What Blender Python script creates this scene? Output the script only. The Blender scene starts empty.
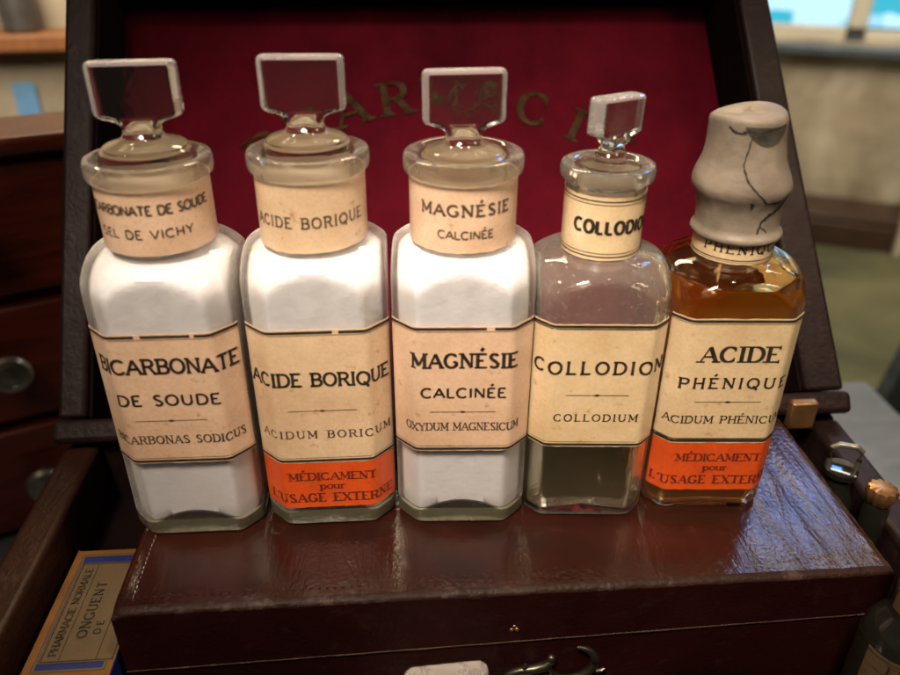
import bpy, math, random
from mathutils import Vector, Matrix, noise as mnoise

random.seed(7)
S = 0.001                      # everything below is written in millimetres
PI = math.pi
C = bpy.context.scene.collection
sc = bpy.context.scene

# ------------------------------------------------------------------ helpers
class MB:
    def __init__(s):
        s.v, s.f, s.m = [], [], []
    def quad_grid(s, P, mat=0, closed_u=False, flip=False):
        """P[j][i] grid of points, j along v and i along u"""
        b = len(s.v)
        nv, nu = len(P), len(P[0])
        for row in P:
            s.v += [tuple(p) for p in row]
        for j in range(nv - 1):
            for i in range(nu if closed_u else nu - 1):
                a = b + j * nu + i
                c = b + j * nu + (i + 1) % nu
                q = (a, c, c + nu, a + nu)
                s.f.append(q[::-1] if flip else q)
                s.m.append(mat(j) if callable(mat) else mat)
        return b
    def cap(s, start, n, mat=0, flip=False):
        q = tuple(range(start, start + n))
        s.f.append(q[::-1] if flip else q)
        s.m.append(mat)
    def box(s, x0, x1, y0, y1, z0, z1, mat=0):
        b = len(s.v)
        s.v += [(x, y, z) for z in (z0, z1) for y in (y0, y1) for x in (x0, x1)]
        for q in ((0, 2, 3, 1), (4, 5, 7, 6), (0, 1, 5, 4), (2, 6, 7, 3), (0, 4, 6, 2), (1, 3, 7, 5)):
            s.f.append(tuple(b + k for k in q)); s.m.append(mat)
    def hexa(s, p, mat=0):
        """8 points: 4 of the bottom ring (ccw from above) and 4 of the top"""
        b = len(s.v)
        s.v += [tuple(q) for q in p]
        for q in ((3, 2, 1, 0), (4, 5, 6, 7), (0, 1, 5, 4), (1, 2, 6, 5), (2, 3, 7, 6), (3, 0, 4, 7)):
            s.f.append(tuple(b + k for k in q)); s.m.append(mat)
    def lathe(s, prof, n=64, cx=0, cy=0, mat=0, close=True):
        rows = [[(cx + r * math.cos(2 * PI * i / n), cy + r * math.sin(2 * PI * i / n), z) for i in range(n)] for r, z in prof]
        b = s.quad_grid(rows, mat, closed_u=True)
        if close:
            s.cap(b, n, mat if not callable(mat) else mat(0), flip=True)
            s.cap(b + (len(prof) - 1) * n, n, mat if not callable(mat) else mat(0))
    def tube(s, pts, rad, n=12, mat=0):
        pts = [Vector(p) for p in pts]
        rows = []
        up = Vector((0, 0, 1))
        for k, p in enumerate(pts):
            d = (pts[min(k + 1, len(pts) - 1)] - pts[max(k - 1, 0)]).normalized()
            a = d.cross(up)
            if a.length < 1e-3: a = d.cross(Vector((1, 0, 0)))
            a.normalize(); b2 = d.cross(a).normalized()
            r = rad[k] if isinstance(rad, (list, tuple)) else rad
            rows.append([p + (a * math.cos(2 * PI * i / n) + b2 * math.sin(2 * PI * i / n)) * r for i in range(n)])
        b = s.quad_grid(rows, mat, closed_u=True, flip=True)
        s.cap(b, n, mat); s.cap(b + (len(rows) - 1) * n, n, mat, flip=True)
    def build(s, name, mats, parent=None, smooth=True, angle=35, bevel=0, bseg=2, tf=None):
        me = bpy.data.meshes.new(name)
        vs = s.v if tf is None else [tuple(tf @ Vector(p)) for p in s.v]
        me.from_pydata([(x * S, y * S, z * S) for x, y, z in vs], [], s.f)
        if not isinstance(mats, (list, tuple)): mats = [mats]
        for m in mats: me.materials.append(m)
        me.polygons.foreach_set('material_index', s.m)
        me.update()
        if smooth:
            me.polygons.foreach_set('use_smooth', [True] * len(me.polygons))
            me.set_sharp_from_angle(angle=math.radians(angle))
        o = bpy.data.objects.new(name, me)
        C.objects.link(o)
        if parent: o.parent = parent
        if bevel:
            b = o.modifiers.new('bevel', 'BEVEL'); b.width = bevel * S; b.segments = bseg
            b.limit_method = 'ANGLE'; b.angle_limit = math.radians(40)
            b.harden_normals = False
        return o

def empty(name, loc, rz=0, label=None, cat=None, group=None):
    o = bpy.data.objects.new(name, None)
    o.empty_display_size = 0.01
    C.objects.link(o)
    o.location = (loc[0] * S, loc[1] * S, loc[2] * S)
    o.rotation_euler = (0, 0, rz)
    return tag(o, label, cat, group)

def tag(o, label=None, cat=None, group=None, kind=None):
    if label: o['label'] = label
    if cat: o['category'] = cat
    if group: o['group'] = group
    if kind: o['kind'] = kind
    return o

# ---------------------------------------------------------------- materials
def new_mat(name):
    m = bpy.data.materials.new(name); m.use_nodes = True
    nt = m.node_tree
    return m, nt, nt.nodes['Principled BSDF'], nt.nodes['Material Output']

def N(nt, typ, **kw):
    n = nt.nodes.new(typ)
    for k, v in kw.items():
        if k.startswith('i_'): n.inputs[k[2:].replace('_', ' ')].default_value = v
        else: setattr(n, k, v)
    return n

def texco(nt, scale=1.0, sx=None):
    tc = N(nt, 'ShaderNodeTexCoord')
    mp = N(nt, 'ShaderNodeMapping')
    nt.links.new(tc.outputs['Object'], mp.inputs['Vector'])
    mp.inputs['Scale'].default_value = sx if sx else (scale,) * 3
    return mp.outputs['Vector']

def ramp(nt, fac, stops):
    r = N(nt, 'ShaderNodeValToRGB')
    el = r.color_ramp.elements
    while len(el) < len(stops): el.new(0.5)
    for e, (p, c) in zip(el, stops):
        e.position = p; e.color = (*c, 1) if len(c) == 3 else c
    nt.links.new(fac, r.inputs['Fac'])
    return r.outputs['Color']

def noise_tex(nt, vec, scale, detail=4, rough=0.55, dist=0.0):
    n = N(nt, 'ShaderNodeTexNoise')
    n.inputs['Scale'].default_value = scale; n.inputs['Detail'].default_value = detail
    n.inputs['Roughness'].default_value = rough; n.inputs['Distortion'].default_value = dist
    nt.links.new(vec, n.inputs['Vector'])
    return n.outputs['Fac']

def bump(nt, h, strength, dist_mm, bsdf, prev=None):
    b = N(nt, 'ShaderNodeBump')
    b.inputs['Strength'].default_value = strength; b.inputs['Distance'].default_value = dist_mm * S
    nt.links.new(h, b.inputs['Height'])
    if prev: nt.links.new(prev, b.inputs['Normal'])
    if bsdf: nt.links.new(b.outputs['Normal'], bsdf.inputs['Normal'])
    return b.outputs['Normal']

def mix_col(nt, a, b, fac, mode='MIX'):
    m = N(nt, 'ShaderNodeMix', data_type='RGBA', blend_type=mode)
    for sock, v in ((6, a), (7, b)):
        if isinstance(v, tuple): m.inputs[sock].default_value = (*v, 1)
        else: nt.links.new(v, m.inputs[sock])
    if isinstance(fac, (int, float)): m.inputs[0].default_value = fac
    else: nt.links.new(fac, m.inputs[0])
    return m.outputs[2]

def mat_glass(name, col=(0.97, 0.985, 0.96), rough=0.0, wob=0.25, ior=1.5, wscale=60):
    m, nt, p, out = new_mat(name)
    p.inputs['Base Color'].default_value = (*col, 1)
    p.inputs['Roughness'].default_value = rough
    p.inputs['Transmission Weight'].default_value = 1
    p.inputs['IOR'].default_value = ior
    v = texco(nt)
    h = noise_tex(nt, v, wscale, 3, 0.6, .3)
    bump(nt, h, wob, 1.2, p)
    return m

def mat_thin_glass(name, real=.08, edge_haze=1.0):
    """flat bottle wall: clear with a Fresnel reflection and a slight tint at grazing angles"""
    m, nt, p, out = new_mat(name)
    nt.nodes.remove(p)
    tr = N(nt, 'ShaderNodeBsdfTransparent')
    gl = N(nt, 'ShaderNodeBsdfGlossy'); gl.inputs['Roughness'].default_value = 0.03
    lw = N(nt, 'ShaderNodeLayerWeight'); lw.inputs['Blend'].default_value = 0.35
    col = ramp(nt, lw.outputs['Facing'], [(0.0, (0.995, 0.995, 0.99)), (0.7, (0.975, 0.975, 0.95)), (1.0, (0.75, 0.73, 0.62))])
    nt.links.new(col, tr.inputs['Color'])
    fc = N(nt, 'ShaderNodeLayerWeight'); fc.inputs['Blend'].default_value = 0.5
    pw = N(nt, 'ShaderNodeMath', operation='POWER'); pw.inputs[1].default_value = 5.0
    nt.links.new(fc.outputs['Facing'], pw.inputs[0])
    fr = N(nt, 'ShaderNodeMath', operation='MULTIPLY_ADD'); fr.inputs[1].default_value = 0.9; fr.inputs[2].default_value = 0.045
    nt.links.new(pw.outputs[0], fr.inputs[0])
    v = texco(nt)
    nrm = bump(nt, noise_tex(nt, v, 70, 2, 0.5), 0.35, 1.2, None)
    nt.links.new(nrm, fc.inputs['Normal']); nt.links.new(nrm, gl.inputs['Normal']); 
    mx = N(nt, 'ShaderNodeMixShader')
    nt.links.new(fr.outputs[0], mx.inputs[0]); nt.links.new(tr.outputs[0], mx.inputs[1]); nt.links.new(gl.outputs[0], mx.inputs[2])
    # pale haze mixed in to brighten the wall edge on, like clinging powder
    df = N(nt, 'ShaderNodeBsdfDiffuse'); df.inputs['Color'].default_value = (.86, .80, .72, 1)
    dn = noise_tex(nt, v, 130, 4, 0.7)
    pw2 = N(nt, 'ShaderNodeMath', operation='POWER'); pw2.inputs[1].default_value = 2.5; nt.links.new(fc.outputs['Facing'], pw2.inputs[0])
    ml = N(nt, 'ShaderNodeMath', operation='MULTIPLY'); nt.links.new(dn, ml.inputs[0]); nt.links.new(pw2.outputs[0], ml.inputs[1])
    mx2 = N(nt, 'ShaderNodeMixShader'); nt.links.new(ml.outputs[0], mx2.inputs[0])
    nt.links.new(mx.outputs[0], mx2.inputs[1]); nt.links.new(df.outputs[0], mx2.inputs[2])
    ml.use_clamp = True
    md = N(nt, 'ShaderNodeMath', operation='MULTIPLY'); md.inputs[1].default_value = edge_haze; nt.links.new(ml.outputs[0], md.inputs[0])
    nt.links.new(md.outputs[0], mx2.inputs[0])
    rg = N(nt, 'ShaderNodeBsdfGlass'); rg.inputs['IOR'].default_value = 1.5; rg.inputs['Roughness'].default_value = 0.0
    nt.links.new(nrm, rg.inputs['Normal'])
    mx3 = N(nt, 'ShaderNodeMixShader'); mx3.inputs[0].default_value = real
    nt.links.new(mx2.outputs[0], mx3.inputs[1]); nt.links.new(rg.outputs[0], mx3.inputs[2])
    nt.links.new(mx3.outputs[0], out.inputs['Surface'])
    return m

def mat_paper(name, col, dark, coat=0.25, rough=0.45, seed=0.0):
    m, nt, p, out = new_mat(name)
    v = texco(nt)
    a = noise_tex(nt, v, 22 + seed, 5, 0.6, 0.4)
    b = noise_tex(nt, v, 160 + seed, 3, 0.7)
    c = noise_tex(nt, v, 900, 2, 0.6)
    base = ramp(nt, a, [(0.30, dark), (0.62, col)])
    spots = ramp(nt, b, [(0.62, (1, 1, 1)), (0.74, (0.58, 0.40, 0.25))])
    base = mix_col(nt, base, spots, 0.75, 'MULTIPLY')
    fine = ramp(nt, c, [(0.3, (0.9, 0.9, 0.9)), (0.7, (1.04, 1.03, 1.0))])
    base = mix_col(nt, base, fine, 1.0, 'MULTIPLY')
    nt.links.new(base, p.inputs['Base Color'])
    p.inputs['Roughness'].default_value = rough
    p.inputs['Coat Weight'].default_value = coat
    p.inputs['Coat Roughness'].default_value = 0.18
    bump(nt, noise_tex(nt, v, 120, 3, 0.6), 0.35, 0.25, p)
    return m

def mat_plain(name, col, rough=0.6, metal=0.0, var=0.25, scale=60, bmp=0.1, bscale=200, bdist=0.3, coat=0.0, spec=0.5):
    m, nt, p, out = new_mat(name)
    v = texco(nt)
    a = noise_tex(nt, v, scale, 5, 0.6)
    lo = tuple(c * (1 - var) for c in col); hi = tuple(min(1, c * (1 + var)) for c in col)
    nt.links.new(ramp(nt, a, [(0.3, lo), (0.7, hi)]), p.inputs['Base Color'])
    p.inputs['Roughness'].default_value = rough
    p.inputs['Metallic'].default_value = metal
    p.inputs['Coat Weight'].default_value = coat
    p.inputs['Specular IOR Level'].default_value = spec
    if bmp: bump(nt, noise_tex(nt, v, bscale, 4, 0.6), bmp, bdist, p)
    return m

def mat_leather(name, col, dark, rough=0.28, grain=240, strength=0.5, crease=0.5, worn=0.0, spec=.5):
    m, nt, p, out = new_mat(name)
    p.inputs['Specular IOR Level'].default_value = spec
    v = texco(nt)
    a = noise_tex(nt, v, 14, 6, 0.65, 0.6)
    base = ramp(nt, a, [(0.32, dark), (0.68, col)])
    if worn:
        w = noise_tex(nt, v, 130, 6, 0.75)
        wf = ramp(nt, w, [(0.56, (0, 0, 0)), (0.68, (worn,) * 3)])
        base = mix_col(nt, base, tuple(min(1, c * 3.0 + 0.05) for c in col), wf)
    nt.links.new(base, p.inputs['Base Color'])
    r = noise_tex(nt, v, 55, 4, 0.6)
    rr = N(nt, 'ShaderNodeMapRange'); rr.inputs['To Min'].default_value = rough * 0.7; rr.inputs['To Max'].default_value = rough * 1.5
    nt.links.new(r, rr.inputs['Value']); nt.links.new(rr.outputs[0], p.inputs['Roughness'])
    vo = N(nt, 'ShaderNodeTexVoronoi', feature='DISTANCE_TO_EDGE'); vo.inputs['Scale'].default_value = grain
    wv = noise_tex(nt, v, grain * 0.35, 3, 0.6)
    va = N(nt, 'ShaderNodeVectorMath', operation='ADD')
    vs = N(nt, 'ShaderNodeVectorMath', operation='SCALE'); vs.inputs['Scale'].default_value = 0.006
    cmb = N(nt, 'ShaderNodeCombineXYZ'); nt.links.new(wv, cmb.inputs[0]); nt.links.new(wv, cmb.inputs[1])
    nt.links.new(cmb.outputs[0], vs.inputs[0]); nt.links.new(v, va.inputs[0]); nt.links.new(vs.outputs[0], va.inputs[1])
    nt.links.new(va.outputs[0], vo.inputs['Vector'])
    n1 = bump(nt, vo.outputs['Distance'], strength, 0.5, None)
    # long creases running away from the front edge
    v2 = texco(nt, sx=(1.0, 0.22, 1.0))
    n2 = bump(nt, noise_tex(nt, v2, 90, 5, 0.65, 0.8), crease, 1.0, None, n1)
    nt.links.new(n2, p.inputs['Normal'])
    return m

def mat_haze(name, rough, k, dc=(.9, .84, .82)):
    m = mat_glass(name, (0.97, 0.95, 0.93), rough, 0.4)
    nt = m.node_tree; p = nt.nodes['Principled BSDF']; out = nt.nodes['Material Output']
    df = N(nt, 'ShaderNodeBsdfDiffuse'); df.inputs['Color'].default_value = (*dc, 1)
    mx = N(nt, 'ShaderNodeMixShader'); mx.inputs[0].default_value = k
    nt.links.new(p.outputs[0], mx.inputs[1]); nt.links.new(df.outputs[0], mx.inputs[2]); nt.links.new(mx.outputs[0], out.inputs['Surface'])
    return m
def mat_liquid(name, col, dcol, mixf, ior=1.36):
    m = mat_glass(name, col, 0, 0.12, ior)
    nt = m.node_tree; p = nt.nodes['Principled BSDF']; out = nt.nodes['Material Output']
    tl = N(nt, 'ShaderNodeBsdfTranslucent'); tl.inputs['Color'].default_value = (*dcol, 1)
    mx = N(nt, 'ShaderNodeMixShader'); mx.inputs[0].default_value = mixf
    nt.links.new(p.outputs[0], mx.inputs[1]); nt.links.new(tl.outputs[0], mx.inputs[2]); nt.links.new(mx.outputs[0], out.inputs['Surface'])
    return m
M = {}
M['glass'] = mat_glass('clear_glass')
M['glass_amber'] = mat_glass('clear_glass_warm', (0.99, 0.82, 0.52))
M['thin'] = mat_thin_glass('bottle_wall_glass')
M['frost'] = mat_haze('frosted_glass', .25, .65, (.90, .74, .54))
M['glass_hazy'] = mat_haze('hazy_glass', .02, .05, (.80, .75, .64))
_nt = M['glass_hazy'].node_tree
_v = texco(_nt); _vo = N(_nt, 'ShaderNodeTexVoronoi'); _vo.inputs['Scale'].default_value = 420; _nt.links.new(_v, _vo.inputs['Vector'])
_sp = ramp(_nt, _vo.outputs['Distance'], [(0.08, (.26,) * 3), (0.20, (.075,) * 3)])
_nt.links.new(_sp, _nt.nodes['Mix Shader'].inputs[0])
M['collar'] = mat_thin_glass('collar_glass', .5, .5)
M['base'] = mat_haze('greenish_base_glass', 0.0, .09, (.80, .74, .46))
M['base'].node_tree.nodes['Principled BSDF'].inputs['Base Color'].default_value = (.95, .93, .78, 1)
M['tab'] = mat_haze('cloudy_tab_glass', 0.0, .005)
M['tab_edge'] = mat_haze('bright_edge_glass', 0.04, .17)  # whitish diffuse mixed in as the light the tab edges catch

M['powder'] = mat_plain('white_powder', (0.86, 0.84, 0.895), 0.98, var=0.05, scale=80, bmp=0.4, bscale=420, bdist=0.6, spec=.1)
M['clear_liquid'] = mat_liquid('pale_liquid', (0.97, 0.95, 0.80), (1.0, .95, .66), .18)
M['amber_liquid'] = mat_liquid('amber_liquid', (0.98, 0.69, 0.24), (1.0, .44, .06), .38, 1.38)
M['paper'] = mat_paper('aged_cream_paper', (0.76, 0.56, 0.37), (0.55, 0.365, 0.215))
M['paper_pink'] = mat_paper('aged_pinkish_paper', (0.76, 0.53, 0.37), (0.54, 0.34, 0.215), seed=5)
M['paper_yellow'] = mat_paper('aged_yellow_paper', (0.76, 0.58, 0.36), (0.60, 0.42, 0.225), 0.7, 0.3, seed=9)
M['orange'] = mat_paper('orange_paper', (0.74, 0.100, 0.012), (0.52, 0.055, 0.008), 0.3, 0.45)
M['ink'] = mat_plain('black_ink', (0.032, 0.024, 0.018), 0.6, bmp=0, var=0.5, scale=300, spec=.12)
M['ink_soft'] = mat_plain('faded_brown_ink', (0.085, 0.055, 0.035), 0.55, bmp=0, var=0.5, scale=300)
M['ink_red'] = mat_plain('dark_red_brown_ink', (0.13, 0.018, 0.008), 0.55, bmp=0)
M['cap'] = mat_plain('dried_skin_cap', (0.185, 0.148, 0.112), 0.55, var=0.4, scale=45, bmp=0.6, bscale=90, bdist=1.2)
M['cap_torn'] = mat_plain('torn_grey_skin', (0.050, 0.042, 0.030), 0.6, var=0.5, scale=200, bmp=0.5)
M['crack'] = mat_plain('dark_crack', (0.02, 0.013, 0.008), 0.8, bmp=0)
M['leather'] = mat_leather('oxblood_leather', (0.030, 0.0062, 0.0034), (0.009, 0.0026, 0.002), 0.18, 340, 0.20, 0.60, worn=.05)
M['leather_edge'] = mat_leather('worn_dark_leather', (0.055, 0.018, 0.013), (0.022, 0.008, 0.007), 0.3, 300, 0.7, 0.9, worn=0.25)
M['leather_front'] = mat_leather('shaded_front_leather', (0.020, 0.0035, 0.003), (0.010, 0.002, 0.002), 0.42, 420, 0.3, 0.3, worn=0.06, spec=.12)  # darker copy of the box leather, the unlit front's shade in its colour
M['lid_leather'] = mat_leather('brown_purple_lid_leather', (0.022, 0.010, 0.009), (0.009, 0.004, 0.004), 0.45, 240, 0.45, 0.5, worn=0.10, spec=.22)
M['rim_wood'] = mat_leather('worn_brown_rim', (0.040, 0.014, 0.007), (0.020, 0.007, 0.004), 0.4, 260, 0.5, 0.5, worn=0.15, spec=.2)
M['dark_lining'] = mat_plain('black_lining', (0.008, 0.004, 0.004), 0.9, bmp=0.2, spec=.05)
M['gold'] = mat_plain('tarnished_gold_letters', (0.040, 0.024, 0.011), 0.8, 0.0, var=0.6, scale=120, bmp=0.3, spec=.03)
M['iron'] = mat_plain('blackened_metal', (0.10, 0.085, 0.06), 0.35, 0.9, var=0.5, scale=150)
M['brass'] = mat_plain('old_brass', (0.42, 0.22, 0.09), 0.35, 0.85, var=0.3, scale=90)
M['thread'] = mat_plain('waxed_thread', (0.20, 0.12, 0.06), 0.5, var=0.5, scale=300)
M['box_blue'] = mat_plain('deep_blue_paper', (0.006, 0.012, 0.10), 0.5, bmp=0.1)
M['box_gold'] = mat_plain('ochre_border_paper', (0.15, 0.058, 0.006), 0.6, bmp=0.1)
M['box_cream'] = mat_paper('shaded_cream_paper', (0.115, 0.073, 0.031), (0.08, 0.048, 0.019), 0.1, 0.6)  # cream darkened, the compartment's shade is put into the colour
M['dark_glass'] = mat_plain('dark_glass', (0.012, 0.012, 0.009), 0.08, var=0.3, bmp=0.1, coat=0.5)

# red velvet
m, nt, p, out = new_mat('red_velvet'); v = texco(nt)
nt.links.new(ramp(nt, noise_tex(nt, v, 9, 6, 0.75), [(0.3, (0.030, 0.0014, 0.0040)), (0.7, (0.098, 0.0036, 0.0110))]), p.inputs['Base Color'])
p.inputs['Roughness'].default_value = 0.85
p.inputs['Sheen Weight'].default_value = 0.05; p.inputs['Sheen Tint'].default_value = (0.8, 0.1, 0.12, 1); p.inputs['Specular IOR Level'].default_value = .04
bump(nt, noise_tex(nt, v, 500, 3, 0.6), 0.35, 0.4, p)
M['velvet'] = m
# mahogany
def mat_wood(name, c1, c2, rough=0.35, sc_=(1.2, 1.2, 9)):
    m, nt, p, out = new_mat(name); v = texco(nt, sx=sc_)
    nt.links.new(ramp(nt, noise_tex(nt, v, 9, 6, 0.65, 1.2), [(0.3, c1), (0.7, c2)]), p.inputs['Base Color'])
    p.inputs['Roughness'].default_value = rough
    bump(nt, noise_tex(nt, v, 40, 4, 0.6), 0.2, 0.6, p)
    return m
M['mahogany'] = mat_wood('mahogany', (0.11, 0.018, 0.009), (0.28, 0.05, 0.022), 0.35)
M['rail_wood'] = mat_wood('orange_wood', (0.20, 0.075, 0.025), (0.32, 0.13, 0.045), 0.45, (9, 1.2, 1.2))
M['dark_wood'] = mat_wood('dark_wood', (0.030, 0.015, 0.010), (0.075, 0.038, 0.022), 0.5)
M['blue_wood'] = mat_wood('grey_blue_painted_wood', (0.045, 0.06, 0.075), (0.12, 0.14, 0.16), 0.35)
M['table'] = mat_wood('grey_table_top', (0.085, 0.10, 0.125), (0.17, 0.19, 0.22), 0.35, (1, 4, 1))
M['green_paint'] = mat_plain('dark_green_paint', (0.03, 0.07, 0.025), 0.5)
M['silver'] = mat_plain('dull_metal_knob', (0.36, 0.34, 0.27), 0.32, 0.85, var=0.3, scale=50, bmp=0.1)
# stone wall
def mat_wall(name, c1, c2, c3):
    m, nt, p, out = new_mat(name); v = texco(nt)
    a = noise_tex(nt, v, 2.2, 6, 0.6, 0.5)
    col = ramp(nt, a, [(0.32, c1), (0.5, c2), (0.68, c3)])
    vo = N(nt, 'ShaderNodeTexVoronoi'); vo.inputs['Scale'].default_value = 3.4; nt.links.new(v, vo.inputs['Vector'])
    sp = ramp(nt, vo.outputs['Distance'], [(0.0, (1.1, 1.08, 1.0)), (0.6, (0.78, 0.74, 0.68))])
    nt.links.new(mix_col(nt, col, sp, 0.8, 'MULTIPLY'), p.inputs['Base Color'])
    p.inputs['Roughness'].default_value = 0.9
    bump(nt, noise_tex(nt, v, 7, 6, 0.6), 0.6, 15, p)
    return m
M['stone'] = mat_wall('whitewashed_stone', (0.24, 0.19, 0.13), (0.48, 0.42, 0.32), (0.74, 0.70, 0.58))
M['floor'] = mat_wall('worn_stone_floor', (0.05, 0.055, 0.028), (0.11, 0.11, 0.058), (0.18, 0.17, 0.09))
M['white_paint'] = mat_plain('cream_window_paint', (0.60, 0.55, 0.44), 0.5, var=0.1)
def mat_emit(name, c1, c2, strength, scale=3):
    m, nt, p, out = new_mat(name); nt.nodes.remove(p)
    v = texco(nt)
    e = N(nt, 'ShaderNodeEmission'); e.inputs['Strength'].default_value = strength
    vo = N(nt, 'ShaderNodeTexVoronoi'); vo.inputs['Scale'].default_value = scale; nt.links.new(v, vo.inputs['Vector'])
    nt.links.new(ramp(nt, vo.outputs['Color'], [(0.35, c1), (0.5, c2)]), e.inputs['Color'])
    nt.links.new(e.outputs[0], out.inputs['Surface'])
    return m
M['daylight'] = mat_emit('daylight_behind_glass', (0.05, 0.42, 0.55), (0.50, 0.80, 0.98), 1.3, 9)

# -------------------------------------------------- a small engraved alphabet
# stroke = ('L', x0,y0,x1,y1, kind) or ('A', cx,cy,rx,ry,a0,a1, kind); kind: T thick, t thin, c = thickness follows direction
# serifs: (x, y) horizontal foot centred there;   ticks: (x, y, sign) short vertical serif on an arm end
G = {
 'A': (.84, [('L',0,0,.42,1,'t'),('L',.42,1,.84,0,'T'),('L',.15,.34,.68,.34,'t')], [(0,0),(.84,0)], []),
 'B': (.72, [('L',.1,0,.1,1,'T'),('L',.1,1,.4,1,'t'),('A',.4,.76,.24,.24,90,-90,'c'),('L',.1,.52,.42,.52,'t'),('A',.42,.26,.28,.26,90,-90,'c'),('L',.42,0,.1,0,'t')], [(.06,0),(.06,1)], []),
 'C': (.82, [('A',.45,.5,.42,.5,48,312,'c')], [], [(.735,.80,1),(.735,.20,-1)]),
 'D': (.82, [('L',.1,0,.1,1,'T'),('L',.1,1,.38,1,'t'),('A',.38,.5,.42,.5,90,-90,'c'),('L',.38,0,.1,0,'t')], [(.06,0),(.06,1)], []),
 'E': (.68, [('L',.1,0,.1,1,'T'),('L',.1,1,.62,1,'t'),('L',.1,.52,.48,.52,'t'),('L',.1,0,.66,0,'t')], [(.06,0),(.06,1)], [(.62,.93,-1),(.66,.07,1)]),
 'F': (.64, [('L',.1,0,.1,1,'T'),('L',.1,1,.62,1,'t'),('L',.1,.5,.48,.5,'t')], [(.1,0),(.06,1)], [(.62,.93,-1)]),
 'G': (.86, [('A',.45,.5,.42,.5,48,325,'c'),('L',.78,.42,.78,.12,'T'),('L',.56,.42,.80,.42,'t')], [], [(.735,.80,1)]),
 'H': (.82, [('L',.1,0,.1,1,'T'),('L',.72,0,.72,1,'T'),('L',.1,.5,.72,.5,'t')], [(.1,0),(.1,1),(.72,0),(.72,1)], []),
 'I': (.24, [('L',.12,0,.12,1,'T')], [(.12,0),(.12,1)], []),
 'L': (.64, [('L',.1,0,.1,1,'T'),('L',.1,0,.62,0,'t')], [(.06,0),(.1,1)], [(.62,.08,1)]),
 'M': (.96, [('L',.1,0,.1,1,'t'),('L',.1,1,.48,.18,'T'),('L',.48,.18,.86,1,'t'),('L',.86,1,.86,0,'T')], [(.1,0),(.06,1),(.86,0),(.9,1)], []),
 'N': (.84, [('L',.1,0,.1,1,'t'),('L',.1,1,.74,0,'T'),('L',.74,0,.74,1,'t')], [(.1,0),(.06,1),(.74,1)], []),
 'O': (.88, [('A',.44,.5,.41,.5,0,360,'c')], [], []),
 'P': (.70, [('L',.1,0,.1,1,'T'),('L',.1,1,.4,1,'t'),('A',.4,.73,.27,.27,90,-90,'c'),('L',.4,.46,.1,.46,'t')], [(.1,0),(.06,1)], []),
 'Q': (.88, [('A',.44,.5,.41,.5,0,360,'c'),('L',.46,.22,.80,-.10,'T')], [], []),
 'R': (.78, [('L',.1,0,.1,1,'T'),('L',.1,1,.4,1,'t'),('A',.4,.75,.26,.25,90,-90,'c'),('L',.4,.5,.1,.5,'t'),('L',.42,.5,.72,0,'T')], [(.1,0),(.06,1),(.76,0)], []),
 'S': (.64, [('A',.32,.75,.23,.25,35,200,'c'),('L',.115,.665,.52,.36,'T'),('A',.32,.25,.25,.25,25,-145,'c')], [], [(.52,.86,1),(.11,.14,-1)]),
 'T': (.74, [('L',.37,0,.37,1,'T'),('L',.03,1,.71,1,'t')], [(.37,0)], [(.03,.93,-1),(.71,.93,-1)]),
 'U': (.82, [('L',.1,1,.1,.36,'T'),('A',.41,.36,.31,.36,180,360,'c'),('L',.72,.36,.72,1,'t')], [(.1,1),(.72,1)], []),
 'V': (.82, [('L',.02,1,.41,0,'T'),('L',.41,0,.80,1,'t')], [(.02,1),(.80,1)], []),
 'X': (.82, [('L',.04,1,.78,0,'T'),('L',.78,1,.04,0,'t')], [(.04,0),(.04,1),(.78,0),(.78,1)], []),
 'Y': (.80, [('L',.02,1,.40,.48,'T'),('L',.78,1,.40,.48,'t'),('L',.40,.48,.40,0,'T')], [(.02,1),(.78,1),(.40,0)], []),
 "'": (.20, [('L',.12,1,.08,.74,'T')], [], []),
 ' ': (.42, [], [], []),
 'p': (.62, [('L',.1,-.28,.1,.62,'T'),('A',.32,.31,.22,.31,0,360,'c')], [(.1,-.28),(.06,.62)], []),
 'o': (.60, [('A',.3,.31,.25,.31,0,360,'c')], [], []),
 'u': (.64, [('L',.1,.62,.1,.22,'T'),('A',.3,.22,.2,.22,180,360,'c'),('L',.5,.62,.5,0,'T')], [(.06,.62),(.46,.62),(.54,0)], []),
 'r': (.46, [('L',.1,0,.1,.62,'T'),('A',.3,.38,.2,.22,160,50,'c')], [(.1,0),(.06,.62)], []),
}
G['É'] = (G['E'][0], G['E'][1] + [('L',.30,1.14,.48,1.32,'T')], G['E'][2], G['E'][3])

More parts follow.
